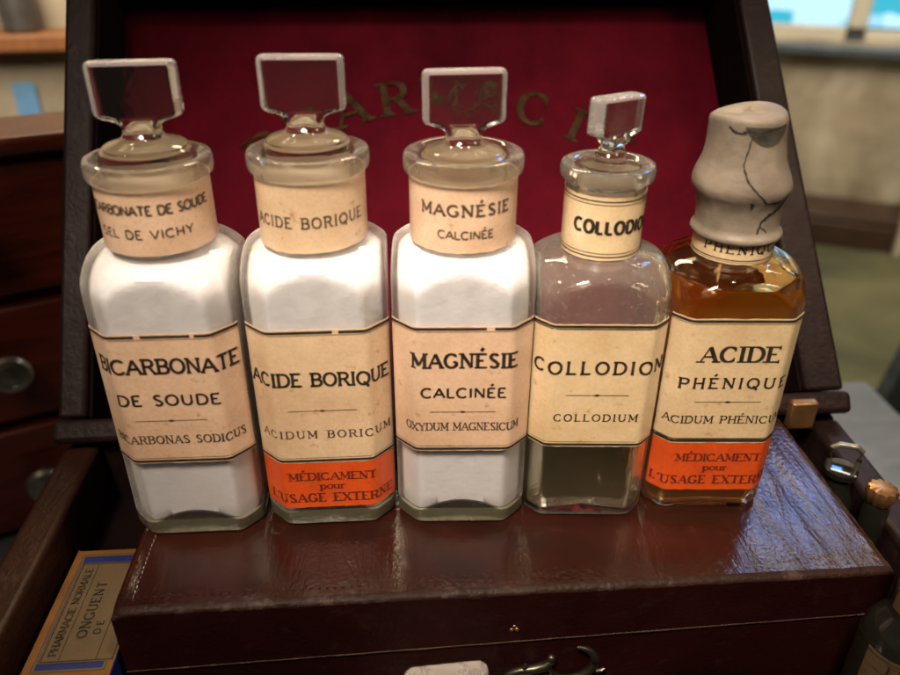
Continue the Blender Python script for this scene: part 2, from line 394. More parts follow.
def text_polys(txt, h, width=None, cx=0, cy=0, T=.16, t=.07, serif=.10, space=.20, wscale=1.0, curve=0.0, shear=0.0):
    """quads (lists of (u,v) points) of an engraved line, cap height h mm, centred at cx,cy; 'width' fixes the overall length"""
    adv = []
    x = 0
    for ch in txt:
        w = G[ch][0] * wscale
        adv.append((ch, x)); x += w + space
    total = x - space
    if width:
        # stretch the spaces between letters to reach the wanted width
        n = max(1, len(txt) - 1)
        extra = (width / h - total) / n
        if extra < -space * .75:
            ws = (width / h - n * space * .3) / (total - n * space)
            return text_polys(txt, h, width, cx, cy, T, t, serif, space * .3, wscale * ws, curve, shear)
        adv = [(c, xx + k * extra) for k, (c, xx) in enumerate(adv)]
        total = width / h
    out = []
    def th(k, dx, dy):
        if k == 'T': return T
        if k == 't': return t
        L = math.hypot(dx, dy) or 1
        return t + (T - t) * abs(dy) / L
    def place(px, py, x0):
        X = (x0 + px * wscale - total / 2) * h
        Y = (py - .5) * h
        return (cx + X + shear * Y, cy + Y + curve * (X / 20) ** 2)
    for ch, x0 in adv:
        _, strokes, serifs, ticks = G[ch]
        for s in strokes:
            if s[0] == 'L':
                _, xa, ya, xb, yb, k = s
                # keep ends of horizontals inside the cap height
                nseg = max(1, int(math.hypot(xb - xa, yb - ya) / .18))
                pts = [(xa + (xb - xa) * i / nseg, ya + (yb - ya) * i / nseg) for i in range(nseg + 1)]
            else:
                _, ax, ay, rx, ry, a0, a1, k = s
                nseg = max(6, int(abs(a1 - a0) / 15))
                pts = [(ax + rx * math.cos(math.radians(a0 + (a1 - a0) * i / nseg)), ay + ry * math.sin(math.radians(a0 + (a1 - a0) * i / nseg))) for i in range(nseg + 1)]
            row = []
            for i, (px, py) in enumerate(pts):
                q0 = pts[max(i - 1, 0)]; q1 = pts[min(i + 1, len(pts) - 1)]
                dx, dy = q1[0] - q0[0], q1[1] - q0[1]
                L = math.hypot(dx, dy) or 1
                w = th(k, dx * wscale, dy) / 2
                nx, ny = -dy / L * w / wscale, dx / L * w
                # keep strokes inside the 0..1 band
                inset = (.5 - min(max(py, 0), 1)) * 2 * (t / 2) if 0 <= py <= 1 else 0
                row.append((place(px + nx, py + ny + inset, x0), place(px - nx, py - ny + inset, x0)))
            for a, b in zip(row, row[1:]):
                out.append([a[0], b[0], b[1], a[1]])
        if serif > 0:
            for px, py in serifs:
                o = t if py <= 0 else (-t if py > .5 else 0)
                y0, y1 = sorted((py, py + o * .9))
                hw = (T / 2 + serif) / wscale
                out.append([place(px - hw, y0, x0), place(px + hw, y0, x0), place(px + hw, y1, x0), place(px - hw, y1, x0)])
            for px, py, sg in ticks:
                hw = t * .55 / wscale
                out.append([place(px - hw, py - serif * .9, x0), place(px + hw, py - serif * .9, x0), place(px + hw, py + serif * .9, x0), place(px - hw, py + serif * .9, x0)])
    return out

def bar_polys(u0, u1, v0, v1, gaps=(), step=2.0):
    out = []
    n = max(1, int(abs(u1 - u0) / step))
    for i in range(n):
        a = u0 + (u1 - u0) * i / n; b = u0 + (u1 - u0) * (i + 1) / n
        if any(g0 < (a + b) / 2 < g1 for g0, g1 in gaps): continue
        out.append([(a, v0), (b, v0), (b, v1), (a, v1)])
    return out

def rule_polys(cx, v, w):
    o = bar_polys(cx - w / 2, cx + w / 2, v - .11, v + .11)
    o.append([(cx - 1.5, v), (cx, v - .5), (cx + 1.5, v), (cx, v + .5)])
    return o

# ------------------------------------------------------------- bottle shapes
def r_oct(th, w, c, rd=None, p=60):
    s = 0.0
    for k in range(4):
        cs = math.cos(th - k * PI / 2)
        if cs > 0: s += (cs / w) ** p
        cs = math.cos(th - PI / 4 - k * PI / 2)
        if cs > 0: s += (cs / ((2 * w - c) / math.sqrt(2))) ** p
    r = s ** (-1 / p)
    if rd is not None:
        q = 44
        r = (r ** -q + rd ** -q) ** (-1 / q)
    return r

NT = 160
TH = [2 * PI * i / NT - PI / 2 for i in range(NT)]

def interp(tab, z):
    for (z0, a), (z1, b) in zip(tab, tab[1:]):
        if z <= z1: 
            k = (z - z0) / (z1 - z0) if z1 != z0 else 0
            k = min(max(k, 0), 1)
            return a + (b - a) * k
    return tab[-1][1]

def dome(zs, rn, drop, rmax):
    """shoulder radius of revolution: from neck radius rn at zs out to rmax at zs-drop (quarter ellipse)"""
    def f(z):
        if z >= zs: return rn
        k = min(1, (zs - z) / drop)
        return rn + (rmax - rn) * math.sqrt(max(0, 1 - (1 - k) ** 2))
    return f

def ring(th_r, z): return [(r * math.cos(t), r * math.sin(t), z) for t, r in zip(TH, th_r)]

def bottle_body(P):
    """outer skin, lip and inner skin of one square bottle as one closed glass mesh"""
    w, c, zs, rn, zc, rc, zt = P['w'], P['c'], P['zs'], P['rn'], P['zc'], P['rc'], P['zt']
    d = dome(zs, rn, P['drop'], w * 1.32)
    mb = MB(); rows = []; zz = []
    def add(rs, z): rows.append(ring(rs, z)); zz.append(z)
    # bottom with a shallow hollow
    for f, z in ((0.02, 1.6), (.45, 1.3), (.75, .5), (.86, 0), (.94, .15), (.985, 1.0), (1, 2.4)):
        add([f * r_oct(t, w, c) for t in TH], z)
    z = 8.0
    while z < zs - P['drop'] - 1: add([r_oct(t, w, c) for t in TH], z); z += 12
    n = 22
    for i in range(n + 1):
        k = i / n
        z = zs - P['drop'] * (1 - k) ** 1.0
        rd = d(z)
        if k > .93:
            add([min(r_oct(t, w, c, rd), rd) for t in TH], z)
        else:
            add([r_oct(t, w, c, rd) for t in TH], z)
    for f, z in ((rn * .985, zs + 1.2), (rn * .98, zs + 4), (rn * .98, zc - 3), (rn * .99, zc - 1.2), (rn + .8, zc - .3), (rc - 1.4, zc), (rc - .3, zc + .7), (rc, zc + 1.8), (rc, zt - 1.6), (rc - .5, zt - .5), (rc - 1.7, zt), (P['ri'] + 1.6, zt + P.get('lipup', -.3)), (P['ri'] + .2, zt - 1.3), (P['ri'] - .2, zt - 4)):
        add([f] * NT, z)
    # inside
    wi, ci = w - P['wall'], c - P['wall'] * .55
    di = dome(zs - 1.5, P['ri'] - .6, P['drop'], wi * 1.32)
    add([P['ri'] - .6] * NT, zs)
    for i in range(16):
        z = zs - 1.5 - P['drop'] * (i / 15)
        add([min(r_oct(t, wi, ci, di(z), 110), di(z)) for t in TH], z)
    add([r_oct(t, wi, ci, None, 110) for t in TH], 40)
    floor_rows(P, wi, ci, add)
    mb.quad_grid(rows, lambda j: 0, closed_u=True)
    mb.cap(0, NT, 0, flip=True); mb.cap((len(rows) - 1) * NT, NT, 0)
    if P.get('thin'):
        for k in range(len(mb.f)):
            z = sum(mb.v[q][2] for q in mb.f[k]) / len(mb.f[k])
            mb.m[k] = 1 if P['thin'][0] < z < P['thin'][1] else (2 if z > 60 else 3)
    return mb

def hump(t, w): 
    """the thick base rises in the middle of every side"""
    return (math.cos(4 * (t + PI / 2)) + 1) / 2

def floor_rows(P, wi, ci, add, grow=0.0):
    H = P.get('hump', 5.0); fz = P.get('fz', 0.0)
    for f, zb, hh in ((1.0, 12, 0), (1.0, 7.0, .4), (.985, 4.8, .85), (.94, 4.0, 1.0), (.86, 3.6, 1.05), (.6, 6.4, .6), (.3, 8.6, .2), (.02, 9.4, 0)):
        rs = [f * (r_oct(t, wi, ci, None, 110) + grow) for t in TH]
        zs_ = [zb + fz + H * hh * hump(t, wi) - grow for t in TH]
        add(rs, zs_)

def ring(th_r, z):
    if isinstance(z, list): return [(r * math.cos(t), r * math.sin(t), q) for t, r, q in zip(TH, th_r, z)]
    return [(r * math.cos(t), r * math.sin(t), z) for t, r in zip(TH, th_r)]

def filling(P, level, inset, top_in=None, lump=0.0):
    """the contents: follows the inner skin at 'inset' (negative = reaches into the glass)"""
    wi, ci = P['w'] - P['wall'] - inset, P['c'] - P['wall'] * .55 - inset * .5
    di = dome(P['zs'] - 1.5, P['ri'] - .6 - inset, P['drop'], wi * 1.32)
    rows = []
    def add(rs, z): rows.append(ring(rs, z))
    if level < P['zs'] - 2:
        rr = [min(r_oct(t, wi, ci, di(level), 110), di(level)) for t in TH]
        for f in (.02, .5, .9, .96): add([f * r for r in rr], level - (.0 if f < .95 else -.1))
        add(rr, level + .35)
        zl = level
    else:
        for f in (.02, .6, .97, 1): add([f * (P['ri'] - .6 - inset)] * NT, level)
        add([P['ri'] - .6 - inset] * NT, P['zs'] - 1)
        zl = P['zs'] - 1.5
    k = 14
    for i in range(k):
        z = zl - .01 - (zl - (P['zs'] - P['drop'] - 3)) * (i / (k - 1))
        if z >= zl and i: continue
        if z < zl or i == 0: 
            add([min(r_oct(t, wi, ci, di(z), 110), di(z)) * (1 + lump * (mnoise.noise(Vector((math.cos(t) * 3, math.sin(t) * 3, z * .09))) )) for t in TH], z - .2)
    zlow = min(zl, P['zs'] - P['drop'] - 3)
    for z in (zlow - 10, 45, 25):
        if z < zlow - 1: add([r_oct(t, wi, ci, None, 110) for t in TH], z)
    base = len(rows)
    def addf(rs, z): rows.append(ring(rs, [q + (.4 if inset > 0 else 0) for q in z]))
    floor_rows(P, wi, ci, addf, grow=0.0)
    mb = MB(); mb.quad_grid(rows, 0, closed_u=True)
    mb.cap(0, NT, 0, flip=True); mb.cap((len(rows) - 1) * NT, NT, 0)
    return mb

class Wrap:
    """turns (u along the girth from the front centre, v height) into a point on the bottle"""
    def __init__(s, rfun):
        n = 720
        s.th = [-PI / 2 + (i / n - .5) * 2 * PI * .999 for i in range(n + 1)]
        s.pt = [(rfun(t) * math.cos(t), rfun(t) * math.sin(t)) for t in s.th]
        acc = [0]
        for a, b in zip(s.pt, s.pt[1:]): acc.append(acc[-1] + math.hypot(b[0] - a[0], b[1] - a[1]))
        mid = acc[n // 2]
        s.u = [a - mid for a in acc]
        s.n = n
    def __call__(s, u, v, off=0.0):
        lo, hi = 0, s.n
        while hi - lo > 1:
            m_ = (lo + hi) // 2
            if s.u[m_] <= u: lo = m_
            else: hi = m_
        k = (u - s.u[lo]) / (s.u[hi] - s.u[lo])
        x = s.pt[lo][0] + (s.pt[hi][0] - s.pt[lo][0]) * k
        y = s.pt[lo][1] + (s.pt[hi][1] - s.pt[lo][1]) * k
        tx, ty = s.pt[hi][0] - s.pt[lo][0], s.pt[hi][1] - s.pt[lo][1]
        L = math.hypot(tx, ty)
        return (x + ty / L * off, y - tx / L * off, v)

def make_label(name, parent, wrap, u0, u1, v0, v1, items, mats, off=.15, tilt=0.0, slant=0.0, ragged=0.28, seed=1):
    """paper sheet wrapped on the glass; items = [(polys, material index)] printed on it, same mesh"""
    mb = MB()
    nu = max(8, int((u1 - u0) / .9)); nv = max(4, int((v1 - v0) / 3))
    def pos(u, v, o): return wrap(u, v + tilt * u, o)
    rows = []
    for j in range(nv + 1):
        row = []
        for i in range(nu + 1):
            u = u0 + (u1 - u0) * i / nu; v = v0 + (v1 - v0) * j / nv
            e = ragged * mnoise.noise(Vector((u * .35 + seed * 7, v * .35, seed)))
            if j in (0, nv): v += e
            if i in (0, nu): u += e
            lift = .10 * max(0, mnoise.noise(Vector((u * .12, v * .12, seed * 3.1))))
            row.append(pos(u, v, off + lift))
        rows.append(row)
    mb.quad_grid(rows, 0)
    b = 0
    # thin edge down to the glass
    edge = [rows[0], rows[-1]]
    for r, fl in ((rows[0], True), (rows[-1], False)):
        back = []
        for i, p in enumerate(r):
            rr = math.hypot(p[0], p[1]); k = (rr - off * .9) / rr
            back.append((p[0] * k, p[1] * k, p[2]))
        mb.quad_grid([r, back], 0, flip=fl)
    for polys, mi in items:
        for q in polys:
            i0 = len(mb.v)
            for (u, v) in q: mb.v.append(pos(u, v, off + .16))
            mb.f.append(tuple(range(i0, i0 + len(q)))); mb.m.append(mi)
    o = mb.build(name, mats, parent, smooth=False)
    me = o.data
    sm = [len(pl.vertices) == 4 and pl.material_index == 0 for pl in me.polygons]
    me.polygons.foreach_set('use_smooth', sm)
    return o

def stopper_mesh(H=26.8, a=13.8, b=3.3, rp=14.4, plug=16, k=1.0, stem=6.0, dome_r=13.2, z_tab=10.6, bev=2.4):
    """flat-tab glass stopper; z=0 is the lip of the bottle"""
    prof = [  # z, half width, half depth, squareness
        (-plug, rp * .86, rp * .86, 2), (-plug + .6, rp * .9, rp * .9, 2), (-6, rp * .955, rp * .955, 2), (-2, rp * .985, rp * .985, 2), (-.4, rp * .99, rp * .99, 2),
        (.2, dome_r * 1.01, dome_r * 1.01, 2), (.8, dome_r, dome_r, 2), (1.3, dome_r * .95, dome_r * .95, 2), (1.7, dome_r * .86, dome_r * .86, 2), (2.1, dome_r * .74, dome_r * .72, 2),
        (2.7, stem * 1.32, stem * 1.2, 2), (3.6, stem * 1.14, stem * 1.0, 2.1), (4.8, stem * 1.02, stem * .84, 2.3), (6.2, stem * 1.0, stem * .72, 2.6), (7.4, stem * 1.08, b * 1.25, 3), (8.4, stem * 1.26, b * 1.1, 4),
        (9.1, stem * 1.52, b, 5), (9.6, a * .80, b, 6), (10.0, a * .90, b, 7), (10.3, a * .955, b, 8), (10.9, a * .985, b, 9), (11.8, a, b, 9), (H * .6, a * .995, b, 9), (H - 2.4, a, b, 9), (H - 1.0, a * .985, b, 9), (H - .3, a * .95, b * .9, 9), (H, a * .91, b * .75, 8)]
    n = 96
    rows = []
    for z, A, B, e in prof:
        row = []
        for i in range(n):
            # sample by position along a box-like outline so that the corners stay crisp
            t = 2 * PI * i / n
            ct, st = math.cos(t), math.sin(t)
            px, py = A * math.copysign(abs(ct) ** (2 / e), ct), B * math.copysign(abs(st) ** (2 / e), st)
            if e >= 6:      # bevelled upright edges of the tab
                py *= 1 - .52 * min(1, max(0, (abs(px) - (a - bev)) / bev))
            row.append((px, py, z))
        rows.append(row)
    mb = MB(); mb.quad_grid(rows, lambda j: 1 if j < 2 else 0, closed_u=True)
    mb.cap(0, n, 1, flip=True); mb.cap((len(rows) - 1) * n, n, 3)
    for k in range(len(mb.f)):
        vs = [mb.v[q] for q in mb.f[k]]
        if min(v_[2] for v_ in vs) < 9.3 or mb.m[k] == 3: continue
        xm = sum(abs(v_[0]) for v_ in vs) / len(vs); ym = sum(abs(v_[1]) for v_ in vs) / len(vs); zm = sum(v_[2] for v_ in vs) / len(vs)
        mb.m[k] = 3 if xm > a - bev * .8 or zm > H - .9 or (zm < 10.8 and ym < b * .9) else 2
    return mb

GRP = 'square pharmacy bottles lined up on the leather box'
BIG = dict(w=25, c=7.86, zs=113, rn=18.4, drop=22, zc=135.6, rc=20.4, zt=142.2, ri=15.6, wall=1.9, hump=8.0)

def border(hw, vt, vb, gaps_t=(), gaps_b=(), thick=1.0, two=False):
    it = bar_polys(-hw, hw, vt - .35 - thick, vt - .35, gaps_t, .7)
    it += bar_polys(-hw, hw, vt - 2.0, vt - 1.85)
    it += bar_polys(-hw, hw, vb + .6, vb + .6 + thick, gaps_b, .7)
    it += bar_polys(-hw, hw, vb + 2.3, vb + 2.45)
    return it

def orange_items():
    return None

def warning_label(root, wrap, hw, vt, vb, seed):
    k = (vt - vb) / 21.8
    it = text_polys('MÉDICAMENT', 3.7, 33, 1.5, vb + 15.4 * k, T=.22, t=.08, serif=.12)
    it += text_polys('pour', 3.3, 9.6, 1.2, vb + 10.8 * k, T=.2, t=.08, serif=.1, wscale=1.25)
    it += text_polys("L'USAGE EXTERNE", 4.2, 50, 0.8, vb + 5.0 * k, wscale=0.88, T=.22, t=.08, serif=.12)
    return make_label('warning_label', root, wrap, -hw, hw, vb, vt, [(it, 1)], [M['orange'], M['ink_red']], off=.12, seed=seed)

def big_bottle(x, y, th, label, vt, vb, main, neck, zn0, zn1, neck_tilt=0.0, st_rot=0.0, st_up=0.2, paper='paper', gaps=((), ()), tilt=0.0, warn=None, seed=1, P=BIG, lip=0, real=False):
    P = dict(P); P['zt'] += lip; P['zc'] += lip; P['thin'] = None if real else (5.5, P['zc'] - 3)
    root = empty('glass_bottle', (x, y, 0.05), th, label, 'bottle', GRP)
    bottle_body(P).build('bottle_glass', [M['glass'], M['thin'], M['collar'], M['base']], root)
    filling(P, 120, .3, lump=.014).build('powder', M['powder'], root)
    wr = Wrap(lambda t: r_oct(t, P['w'], P['c']))
    hw = 28.3
    make_label('label', root, wr, -hw, hw, vb, vt, [(border(hw, vt, vb, *gaps), 1)] + main, [M[paper], M['ink'], M['ink_soft']], tilt=tilt, seed=seed)
    if warn: warning_label(root, wr, hw, *warn, seed)
    wn = Wrap(lambda t: P['rn'])
    make_label('neck_label', root, wn, -56, 56, zn0, zn1, neck, [M[paper], M['ink'], M['ink_soft']], tilt=neck_tilt, seed=seed + 3)
    st = stopper_mesh()
    o = st.build('stopper', [M['glass'], M['frost'], M['tab'], M['tab_edge']], root, angle=22)
    o.location = (0, 0, (P['zt'] + st_up) * S); o.rotation_euler = (0, 0, st_rot)
    return root

# 1 bicarbonate
main = [(text_polys('BICARBONATE', 6.4, 50.5, 1.3, 77.0, wscale=0.84, T=.17, t=.15, serif=.03)
         + text_polys('DE SOUDE', 4.9, 35.5, -.5, 63.2, T=.19, t=.15, serif=.0), 1),
        (rule_polys(-1, 54.5, 25) + text_polys('BICARBONAS SODICUS', 3.6, 49, .5, 46.3, wscale=0.84, T=.17, t=.08, serif=.09), 2)]
neck = [(text_polys('BICARBONATE DE SOUDE', 3.6, 46, 1, 130, wscale=0.8, T=.2, t=.18, serif=.0) + text_polys('SEL DE VICHY', 3.3, 32, 0, 122, T=.16, t=.14, serif=0), 2)]
big_bottle(-91.7, -82.4, -.011 + .0, 'leftmost bottle, full of white powder, its cream label reading bicarbonate de soude', 89.3, 35.6, main, neck, 114.5, 136.0, st_rot=.10, st_up=2.2, paper='paper_pink', gaps=(((-8, -5.5), (10.5, 12.2)), ()), seed=1, lip=.8)
# 2 acide borique
main = [(text_polys('ACIDE BORIQUE', 6.0, 53, 0, 68.3, wscale=0.84, T=.17, t=.145, serif=.03), 1),
        (rule_polys(0, 55, 25) + text_polys('ACIDUM BORICUM', 3.4, 50.5, 1, 44.6, T=.17, t=.08, serif=.09), 2)]
neck = [(text_polys('ACIDE BORIQUE', 4.0, 41, 0, 124, wscale=0.85, T=.15, t=.12, serif=.03), 2)]
big_bottle(-39.9, -80.5, -.004, 'powder bottle with a cream label reading acide borique above an orange warning label', 88.1, 31.4, main, neck, 113.2, 136.6, neck_tilt=.02, st_rot=-.04, st_up=2.2, gaps=(((6, 8),), ()), warn=(31.2, 9.6), seed=2, lip=1.8)
# 3 magnesie
main = [(text_polys('MAGNÉSIE', 6.3, 37.5, .6, 75.6, wscale=0.84, T=.20, t=.13, serif=.05) + text_polys('CALCINÉE', 4.6, 30.5, .3, 62.2, T=.19, t=.15, serif=.0), 1),
        (rule_polys(0, 54, 24) + text_polys('OXYDUM MAGNESICUM', 3.5, 43, 0, 47.6, wscale=0.8, T=.17, t=.08, serif=.09, curve=-.25), 2)]
neck = [(text_polys('MAGNÉSIE', 4.3, 32, .5, 128.0, T=.2, t=.16, serif=.03) + text_polys('CALCINÉE', 3.1, 19, .5, 119.6, T=.18, t=.15, serif=0), 2)]
big_bottle(12.0, -83.2, -.057, 'middle bottle of white powder, label reading magnésie calcinée, with no orange strip', 89.1, 36.3, main, neck, 113.0, 135.9, st_rot=.12, st_up=-.9, paper='paper_pink', gaps=(((8, 10.5),), ()), seed=4, lip=.6)

# 4 collodion
P4 = dict(w=23.75, c=6.0, zs=107, rn=13.9, drop=17, zc=132.8, rc=16.2, zt=138.4, ri=11.2, wall=2.2, hump=2.0, fz=-1.2)
root = empty('glass_bottle', (61.5, -83.9, 0.05), -.076, 'slimmer necked bottle of clear liquid, label reading collodion, stopper turned sideways', 'bottle', GRP)
def split_body(P, zcut, mats):
    mb = bottle_body(P)
    for k in range(len(mb.f)):
        z = sum(mb.v[q][2] for q in mb.f[k]) / len(mb.f[k])
        mb.m[k] = 1 if 4.5 < z < zcut else 0
    return mb.build('bottle_glass', mats, root)
split_body(P4, 55, [M['glass_hazy'], M['glass']])
filling(P4, 50, -.12).build('liquid', M['clear_liquid'], root)
wr = Wrap(lambda t: r_oct(t, P4['w'], P4['c']))
hw = 26.2
main = [(border(hw, 87.9, 35.2, two=True) + bar_polys(-hw, hw, 86.0, 86.25) + text_polys('COLLODION', 5.7, 49.5, .3, 70.2, wscale=0.92, T=.18, t=.14, serif=.02), 1),
        (rule_polys(0, 58.6, 23) + text_polys('COLLODIUM', 3.3, 31, .4, 48.6, T=.17, t=.09, serif=.06), 1)]
make_label('label', root, wr, -hw, hw, 35.2, 87.9, main, [M['paper_yellow'], M['ink'], M['ink_soft']], seed=6)
wn = Wrap(lambda t: P4['rn'])
neck = [(text_polys('COLLODION', 5.3, 31, 3.0, 119.5, T=.24, t=.18, serif=0, wscale=.7)
         + bar_polys(-24, 24, 128.4, 128.8) + bar_polys(-24, 24, 127.3, 127.5) + bar_polys(-24, 24, 108.6, 109.0) + bar_polys(-24, 24, 109.9, 110.1), 1)]
make_label('neck_label', root, wn, -42, 42, 107.4, 129.9, neck, [M['paper_yellow'], M['ink']], tilt=-.01, seed=7)
o = stopper_mesh(22, a=11.3, b=3.9, bev=2.0, rp=10.4, plug=24, stem=4.4, dome_r=5.6, z_tab=9.6).build('stopper', [M['glass'], M['frost'], M['tab'], M['tab_edge']], root, angle=22)
o.location = (0.6 * S, 0, 138.0 * S); o.rotation_euler = (0, math.radians(2), math.radians(38))

# 5 acide phenique
P5 = dict(w=23.7, c=5.6, zs=103.5, rn=14.2, drop=17, zc=128, rc=14.9, zt=133, ri=11.0, wall=2.2, hump=1.0, fz=-2.4)
root = empty('glass_bottle', (111.5, -82.3, 0.05), -.069, 'rightmost bottle, amber liquid under a cracked grey skin cap, label reading acide phénique', 'bottle', GRP)
split_body(P5, 92, [M['glass_amber'], M['collar']])
filling(P5, 97, -.12).build('liquid', M['amber_liquid'], root)
wr = Wrap(lambda t: r_oct(t, P5['w'], P5['c']))
hw = 26
main = [(border(hw, 87.4, 33.2) + bar_polys(-hw, hw, 34.9, 35.3) + text_polys('ACIDE', 6.8, 28.5, 1.6, 73.0, T=.23, t=.09, serif=.12)
         + text_polys('PHÉNIQUE', 4.9, 40.5, 1.4, 60.6, T=.18, t=.14, serif=.03), 1),
        (rule_polys(.5, 52.3, 25) + text_polys('ACIDUM PHÉNICUM', 3.5, 47.5, .8, 44.3, T=.16, t=.09, serif=.08), 1)]
make_label('label', root, wr, -hw, hw, 33.2, 87.4, main, [M['paper_yellow'], M['ink'], M['ink_soft']], seed=8)
warning_label(root, wr, hw - .2, 33.0, 9.9, 9)
wn = Wrap(lambda t: P5['rn'])
neck = [(text_polys('PHÉNIQUE', 3.6, 30, 0, 109.6, T=.17, t=.09, serif=.09) + bar_polys(-24, 24, 105.3, 105.6) + bar_polys(-24, 24, 104.6, 104.7), 1)]
make_label('neck_label', root, wn, -42, 42, 103.9, 111.6, neck, [M['paper_yellow'], M['ink']], seed=10)
# skin cap tied over the neck
prof = [(14.2, 111.0), (15.0, 110.9), (15.8, 111.5), (16.1, 112.5), (15.7, 113.6), (14.9, 114.3), (14.5, 116), (14.4, 119), (14.6, 122), (15.2, 124.5), (16.1, 126.6), (16.9, 128.6), (17.0, 130.6), (16.3, 133), (15.0, 136), (13.9, 139), (13.2, 143), (12.8, 147), (12.7, 150.5), (12.7, 152.3), (12.3, 153.5), (11.5, 154.1), (9.8, 154.4), (6, 154.2), (.2, 154.0)]
def cap_pt(t, r, z):
    nz = mnoise.noise(Vector((math.cos(t) * 1.4, math.sin(t) * 1.4, z * .06)))
    n2 = mnoise.noise(Vector((math.cos(t) * 4, math.sin(t) * 4, z * .2 + 9))) + .8 * mnoise.noise(Vector((math.cos(t) * 7, math.sin(t) * 7, z * .07))) + .5 * mnoise.noise(Vector((math.cos(t) * 11, math.sin(t) * 11, z * .5)))
    k = min(1, max(0, (z - 114) / 8))
    rr = r * (1 + .02 * nz * k + .010 * n2)
    sh = (z - 112) * -.075
    zz = z + (.9 * math.cos(t) + .6 * math.sin(t * 2)) * max(0, (z - 135) / 18)
    return (rr * math.cos(t) + sh, rr * math.sin(t), zz)
mb = MB(); n = 96
b0 = mb.quad_grid([[cap_pt(-PI / 2 + 2 * PI * i / n, r, z) for i in range(n)] for r, z in prof], 0, closed_u=True)
mb.cap(b0 + (len(prof) - 1) * n, n)
cap = mb.build('skin_cap', [M['cap']], root, angle=70)
def cap_r(z):
    for (r0, z0), (r1, z1) in zip(prof, prof[1:]):
        if z0 <= z <= z1: return r0 + (r1 - r0) * (z - z0) / (z1 - z0)
    return 14
def crack(pts, wid):
    """pts: (angle from the front in degrees, z)"""
    P_ = []
    for (a0, z0), (a1, z1) in zip(pts, pts[1:]):
        for k in range(6): P_.append((a0 + (a1 - a0) * k / 6, z0 + (z1 - z0) * k / 6))
    P_.append(pts[-1])
    rows = [[], []]
    for i, (a, z) in enumerate(P_):
        a += 1.2 * mnoise.noise(Vector((i * .7, z, 0))); z += .35 * mnoise.noise(Vector((i * .6, 3, a)))
        w = 1.35 * wid * (.35 + .65 * abs(mnoise.noise(Vector((i * .31, 5, 1)))) * 1.6 + .25)
        q0 = P_[max(i - 1, 0)]; q1 = P_[min(i + 1, len(P_) - 1)]
        dx, dz = (q1[0] - q0[0]) * .26, q1[1] - q0[1]; L = math.hypot(dx, dz) or 1
        for s_, row in ((1, rows[0]), (-1, rows[1])):
            aa = a + s_ * (-dz / L) * w / .26; zz = z + s_ * dx / L * w
            t = math.radians(aa - 90)
            row.append(cap_pt(t, cap_r(zz) + .14, zz))
    return rows
mb = MB()
for pts, w in (([(-46, 151.4), (-38, 149.8), (-28, 149.2), (-16, 150.2), (0, 149.6), (12, 150.6), (30, 151.2), (52, 151.6)], .35),
               ([(-10, 149.4), (-14, 145), (-19, 139), (-12, 134.5), (2, 130.2), (14, 127.0), (22, 126.8), (34, 127.2), (50, 128.4)], .22),
               ([(22, 126.8), (30, 126.6), (40, 127.3)], .5),
               ([(50, 129), (46, 126), (40, 123.6), (24, 122), (14, 119.8), (9, 115.5)], .42),
               ([(48, 126), (44, 125), (38, 124.2)], .8),
               ([(12, 118), (20, 117), (24, 115.6)], .15), ([(-6, 127), (-2, 126.2)], .45), ([(-3, 126.6), (-4, 125.2)], .3)):
    mb.quad_grid(crack(pts, w), 0)
mb.build('crack', M['crack'], cap, smooth=False)
mb = MB(); rows = []
for j in range(7):
    row = []
    for i in range(25):
        a = -22 + 74 * i / 24
        top = 151.6; bot = 150.8 - 5.6 * math.sin(PI * min(1, max(0, (a + 22) / 74))) ** .8
        if a > 44: bot = max(bot, 146.5)
        z = top + (bot - top) * j / 6
        row.append(cap_pt(math.radians(a - 90), cap_r(z) + .10, z))
    rows.append(row)
mb.quad_grid(rows, 0, flip=True); mb.build('torn_patch', M['cap_torn'], cap)

# ---------------------------------------------------------------- leather box
box = empty('leather_box', (28, -93, -60), 0, 'closed oxblood leather box that the five labelled bottles stand on', 'box')
bt = Matrix.Translation((-28, 93, 60))
X0, X1, Y0, Y1 = -115.0, 169.5, -144.0, -45.0
def seam_z(x): return -31.5 + (x - X0) / (X1 - X0) * 8.5
# lid: a slab with softened edges, the top very slightly uneven
mb = MB()
nx, ny = 90, 34
def rr_edge(x, y, d=3.0):
    ex = min(x - X0, X1 - x); ey = min(y - Y0, Y1 - y)
    e = min(ex, ey)
    dz = 0
    if e < d: dz -= d * .62 * (1 - math.sqrt(max(0, 1 - (1 - e / d) ** 2)))
    return dz
def spaced(a, b, n):
    base = [a + (b - a) * i / n for i in range(n + 1)]
    extra = [a + q for q in (.15, .5, 1, 1.6, 2.3, 3)] + [b - q for q in (.15, .5, 1, 1.6, 2.3, 3)]
    return sorted(base + extra)
xs, ys = spaced(X0, X1, nx), spaced(Y0, Y1, ny)
def topz(x, y):
    k = min(1, min(x - X0, X1 - x, y - Y0, Y1 - y) / 12)
    flat = -.10
    wob = .22 * mnoise.noise(Vector((x * .03, y * .05, 2))) 
    near = any(abs(x - bx) < 28 and abs(y + 83) < 28 for bx in (-91.7, -39.9, 12, 61.5, 111.5))
    z = flat + (0 if near else wob * k)
    groove = math.exp(-((x - 150.5) / .8) ** 2) * -.5 + math.exp(-((y + 137.5) / .7) ** 2) * -.25 + math.exp(-((x + 108.5) / .7) ** 2) * -.25
    e_ = max(0, 1 - min(x - X0, X1 - x, y - Y0, Y1 - y) / 4)
    wear = e_ * .55 * mnoise.noise(Vector((x * .13, y * .13, 5)))
    chip = -1.6 * math.exp(-(((x - X0) / 3.5) ** 2 + ((y - Y0) / 3) ** 2))
    return min(z, -.02) + rr_edge(x, y) + groove + wear - abs(e_ * .15) + chip
rows = [[(x, y, topz(x, y)) for x in xs] for y in ys]
